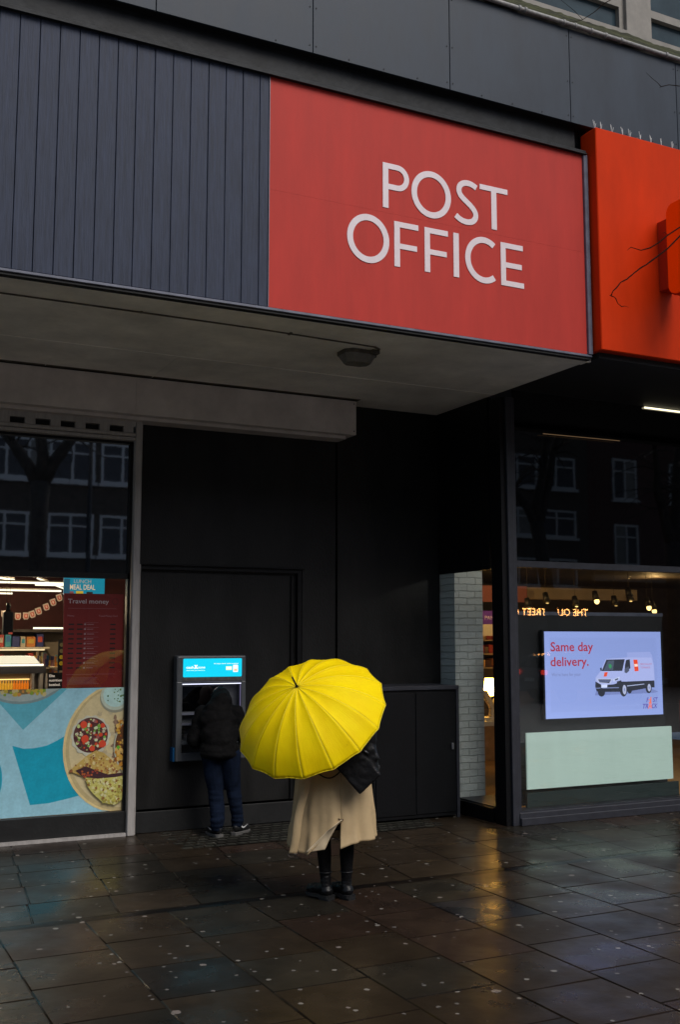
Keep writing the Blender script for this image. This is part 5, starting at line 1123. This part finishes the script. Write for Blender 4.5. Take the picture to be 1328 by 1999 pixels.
ext = [([(9.0, 4.3, 5.2), (7.6, 5.4, 5.6), (6.6, 5.9, 5.42), (5.956, 6, 5.15), (5.83, 6, 5.065), (5.73, 6, 4.985), (5.642, 6, 4.93), (5.55, 6, 4.895), (5.49, 6, 4.90), (5.45, 6, 4.903), (5.411, 6, 4.871)], [.03, .02, .010, .0055, .005, .0045, .0055, .004, .003, .0028, .001]),
       ([(7.6, 5.4, 5.6), (6.6, 5.9, 5.5), (6.15, 6, 5.24), (5.952, 6, 5.076), (5.824, 6, 4.956), (5.75, 6, 4.90), (5.663, 6, 4.837), (5.60, 6, 4.79), (5.544, 6, 4.757), (5.47, 6, 4.70), (5.401, 6, 4.644), (5.34, 6, 4.61), (5.299, 6, 4.563), (5.262, 6, 4.53), (5.241, 6, 4.49)], [.016, .010, .008, .0065, .006, .005, .0065, .005, .006, .0045, .0055, .004, .0055, .004, .0055]),
       ([(5.241, 6, 4.49), (5.275, 6, 4.485), (5.289, 6, 4.472), (5.305, 6, 4.44), (5.343, 6, 4.421), (5.37, 6, 4.43), (5.411, 6, 4.425)], [.0045, .003, .004, .0025, .0035, .002, .001]),
       ([(5.241, 6, 4.49), (5.225, 6, 4.492)], [.004, .001]), ([(5.83, 6, 5.065), (5.80, 6, 5.08), (5.775, 6, 5.07)], [.003, .002, .001]),
       ([(9, 4.3, 7.2), (7, 5.6, 6.5), (6.3, 6, 6.35), (6.015, 6, 6.337), (5.9, 6, 6.32), (5.817, 6, 6.284), (5.78, 6, 6.31), (5.73, 6, 6.33), (5.667, 6, 6.365)], [.02, .010, .005, .0035, .003, .0035, .002, .002, .001]), ([(5.817, 6, 6.284), (5.80, 6, 6.27)], [.002, .001]),
       ([(6.8, 5.2, 8.2), (5.8, 5.8, 7.2), (5.261, 6, 6.83), (5.16, 6, 6.73), (5.048, 6, 6.64), (4.968, 6, 6.60), (4.9, 6, 6.58)], [.014, .007, .0035, .003, .0025, .002, .001]), ([(5.048, 6, 6.64), (4.968, 6, 6.69), (4.85, 6, 6.74), (4.732, 6, 6.80)], [.002, .002, .0015, .001])]
tree((9.6, 3.6, 0), 'bare street tree whose thin twigs reach in front of the orange fascia at the right', 11, .22, 3, (-.3, .3), ext)

# ------------------------------------------------------------ the other side of the street (seen as reflections)
def terrace(label, x0, x1, ybk, rows, m, wins, fmat, h, loc_y=-21, cham=None):
    t = thing('opposite_building', label, 'building', ((x0+x1)/2, loc_y, 0))
    bx('facade', (x0, loc_y-8, 0), (x1, loc_y, h), m, t)
    for z0_, z1_ in rows:
        for wx0, wx1, nm in wins:
            b = MB(); y = loc_y+.003
            b.box((wx0, y, z0_), (wx1, y+.06, z0_+.10)); b.box((wx0, y, z1_-.10), (wx1, y+.06, z1_)); b.box((wx0, y, z0_+(z1_-z0_)*.68), (wx1, y+.05, z0_+(z1_-z0_)*.68+.07))
            for i in range(nm+1): xx = wx0+(wx1-wx0-.1)*i/nm; b.box((xx, y, z0_), (xx+.10, y+.062, z1_))
            b.box((wx0-.1, y, z0_-.12), (wx1+.1, y+.16, z0_-.002))
            wn = b.build('window', fmat, t)
            MB().box((wx0, loc_y+.0015, z0_), (wx1, loc_y+.004, z1_)).build('pane', 'curtain', wn)
            random.seed(int(wx0*7+z0_*3))
            if random.random() < .6:
                i = random.randrange(nm); xx = wx0+(wx1-wx0-.1)*i/nm; bx('blind', (xx+.1, loc_y+.005, z0_+.1), (xx+(wx1-wx0)/nm, loc_y+.02, z1_-.1), 'concrete', wn)
    return t
OA = terrace('long dark brick building across the street with rows of white framed windows', -24, 20, 0, [(5.2, 6.85), (8.15, 9.8), (11.2, 12.8)], 'dark_brick', [(-22+4.6*i, -22+4.6*i+4.35, 5) for i in range(9)], 'white_frame', 15)
OB = terrace('dark building across the street with white panelled window bands above shopfronts', 20.01, 33, 0, [(4.3, 5.6), (6.6, 7.9), (8.9, 10.4)], 'dark_brick', [(20.8, 25.4, 4), (26.6, 32.2, 5)], 'white_frame', 13.5)
OC = terrace('red brick building across the street with tall pale sash windows', 33.01, 60, 0, [(5.4, 7.4), (8.6, 10.6)], 'red_brick', [(34.5+3.6*i, 36+3.6*i, 2) for i in range(6)], 'white_frame', 14)
bx('shopfront', (-24, -20.99, 0), (20, -20.9, 3.6), 'interior_dark', OA); bx('shopfront', (20.02, -20.99, 0), (33, -20.9, 3.7), 'interior_dark', OB); bx('string_course', (33.02, -20.99, 4.6), (60, -20.7, 4.9), 'concrete', OC)
RS = thing('illuminated_shop_sign', 'glowing orange words on a dark shop fascia across the street, seen mirrored in the window', 'sign', (29, -20.8, 3.05))
bx('fascia', (25.0, -20.895, 2.75), (33, -20.85, 3.5), 'black_matte', RS)
o = text('lettering', 'THE OLD STREET CHIPPY', 0, 1, 0, .34, 0, 'neon', None)
for v in o.data.vertices: v.co.x = 32.65-v.co.x*5.55; v.co.y = -20.82; v.co.z += 2.96
o.parent = RS; o.data.transform(Matrix.Translation(-RS.location))
def opp_tree(C, label, seed, r, fork, ln=0):
    random.seed(seed); t = thing('street_tree', label, 'tree', C, 'plane trees across the street'); C = Vector(C)
    b = MB(); b.tube([C+Vector((ln*z/fork, 0, z)) for z in (-.12, 1, 2.5, 4, fork)], [r*1.2, r, r*.95, r*.95, r*1.1], 14); b.build('trunk', 'bark', t)
    b = MB()
    for sx, l in ((-1, 5.5), (1, 6.5), (.1, 7)):
        q = [C+Vector((ln*.95, 0, fork-.3))]; d = Vector((.42*sx, random.uniform(-.2, .2), 1)).normalized()
        for i in range(6): q.append(q[-1]+d*l/6); d = (d+Vector((random.uniform(-.25, .25)+.04*sx, random.uniform(-.2, .2), 0))).normalized()
        b.tube(q, [r*.8*(1-.13*i) for i in range(7)], 9)
        for j in range(30):
            s_ = random.choice(q[2:]); e_ = [s_]; dd = Vector((random.uniform(-1, 1), random.uniform(-.6, .6), random.uniform(-.3, .9))).normalized()
            for k in range(4): e_.append(e_[-1]+dd*.55); dd = (dd+Vector((random.uniform(-.5, .5), random.uniform(-.5, .5), random.uniform(-.5, .2)))).normalized()
            b.tube(e_, [.05, .035, .022, .015, .006], 4)
    b.build('crown', 'bark', t)
opp_tree((6.7, -15.0, 0), 'forked plane tree across the street mirrored in the left window', 31, .30, 7.2)
opp_tree((26.6, -15.0, 0), 'forked plane tree across the street mirrored left of centre in the right window', 32, .26, 6.5, -1.2)
opp_tree((33.0, -15.5, 0), 'forked plane tree across the street mirrored at the right of the right window', 33, .36, 6.0)
LP = thing('lamp_post', 'dark lamp post across the street mirrored in the left window', 'lamp post', (8.6, -12.9, 0)); MB().tube([(8.6, -15.9, 0), (8.6, -15.9, 1.2), (8.6, -15.9, 9)], [.11, .10, .07], 10).build('post', 'rubber', LP); MB().tube([(8.6, -15.9, 9), (8.6, -14.9, 9.4)], .05, 8).build('arm', 'rubber', LP); MB().ball((8.6, -14.7, 9.4), .3, scale=(.6, 1, .35)).build('lamp_head', 'rubber', LP)
# car, rear end towards us, driving away along the far lane
CR = thing('car', 'silver car with lit red tail lamps, mirrored in the right window', 'car', (21.5, -9.6, -.13))
def car(b, prof, y0, y1, ins=0):
    L_ = [b.bm.verts.new((p[0], y0+(ins if p[1] > 1.0 else 0), p[1])) for p in prof]; R2 = [b.bm.verts.new((p[0], y1-(ins if p[1] > 1.0 else 0), p[1])) for p in prof]
    b.fv(L_); b.fv(R2[::-1])
    for i in range(len(prof)): b.fv([L_[(i+1) % len(prof)], L_[i], R2[i], R2[(i+1) % len(prof)]])
X0 = 21.0; prof = [(X0, .30), (X0-.04, .65), (X0+.06, .98), (X0+.55, 1.38), (X0+1.6, 1.48), (X0+2.5, 1.42), (X0+3.2, 1.0), (X0+4.3, .85), (X0+4.5, .6), (X0+4.45, .28)]
b = MB(); car(b, [(p[0], p[1]-.0) for p in prof], -10.5, -8.7, .14); bd_ = b.build('body', 'car_paint', CR)
b = MB(); car(b, [(X0+.10, 1.02), (X0+.52, 1.33), (X0+.50, 1.335), (X0+.06, 1.02)], -10.3, -8.9); b.box((X0+.75, -8.86, 1.02), (X0+2.6, -8.83, 1.34)); b.box((X0+.75, -10.37, 1.02), (X0+2.6, -10.34, 1.34)); b.build('window', 'dark_glass', CR)
for y in (-10.45, -8.98): bx('tail_lamp', (X0-.06, y, .78), (X0+.02, y+.24, .92), 'tail', CR)
for xx in (X0+.85, X0+3.6):
    for y in (-10.48, -8.92):
        MB().tube([(xx, y, .20), (xx, y+.2, .20)], .32, 20).build('wheel', 'rubber', CR)
bx('number_plate', (X0-.06, -9.85, .55), (X0-.045, -9.35, .66), 'white_frame', CR)
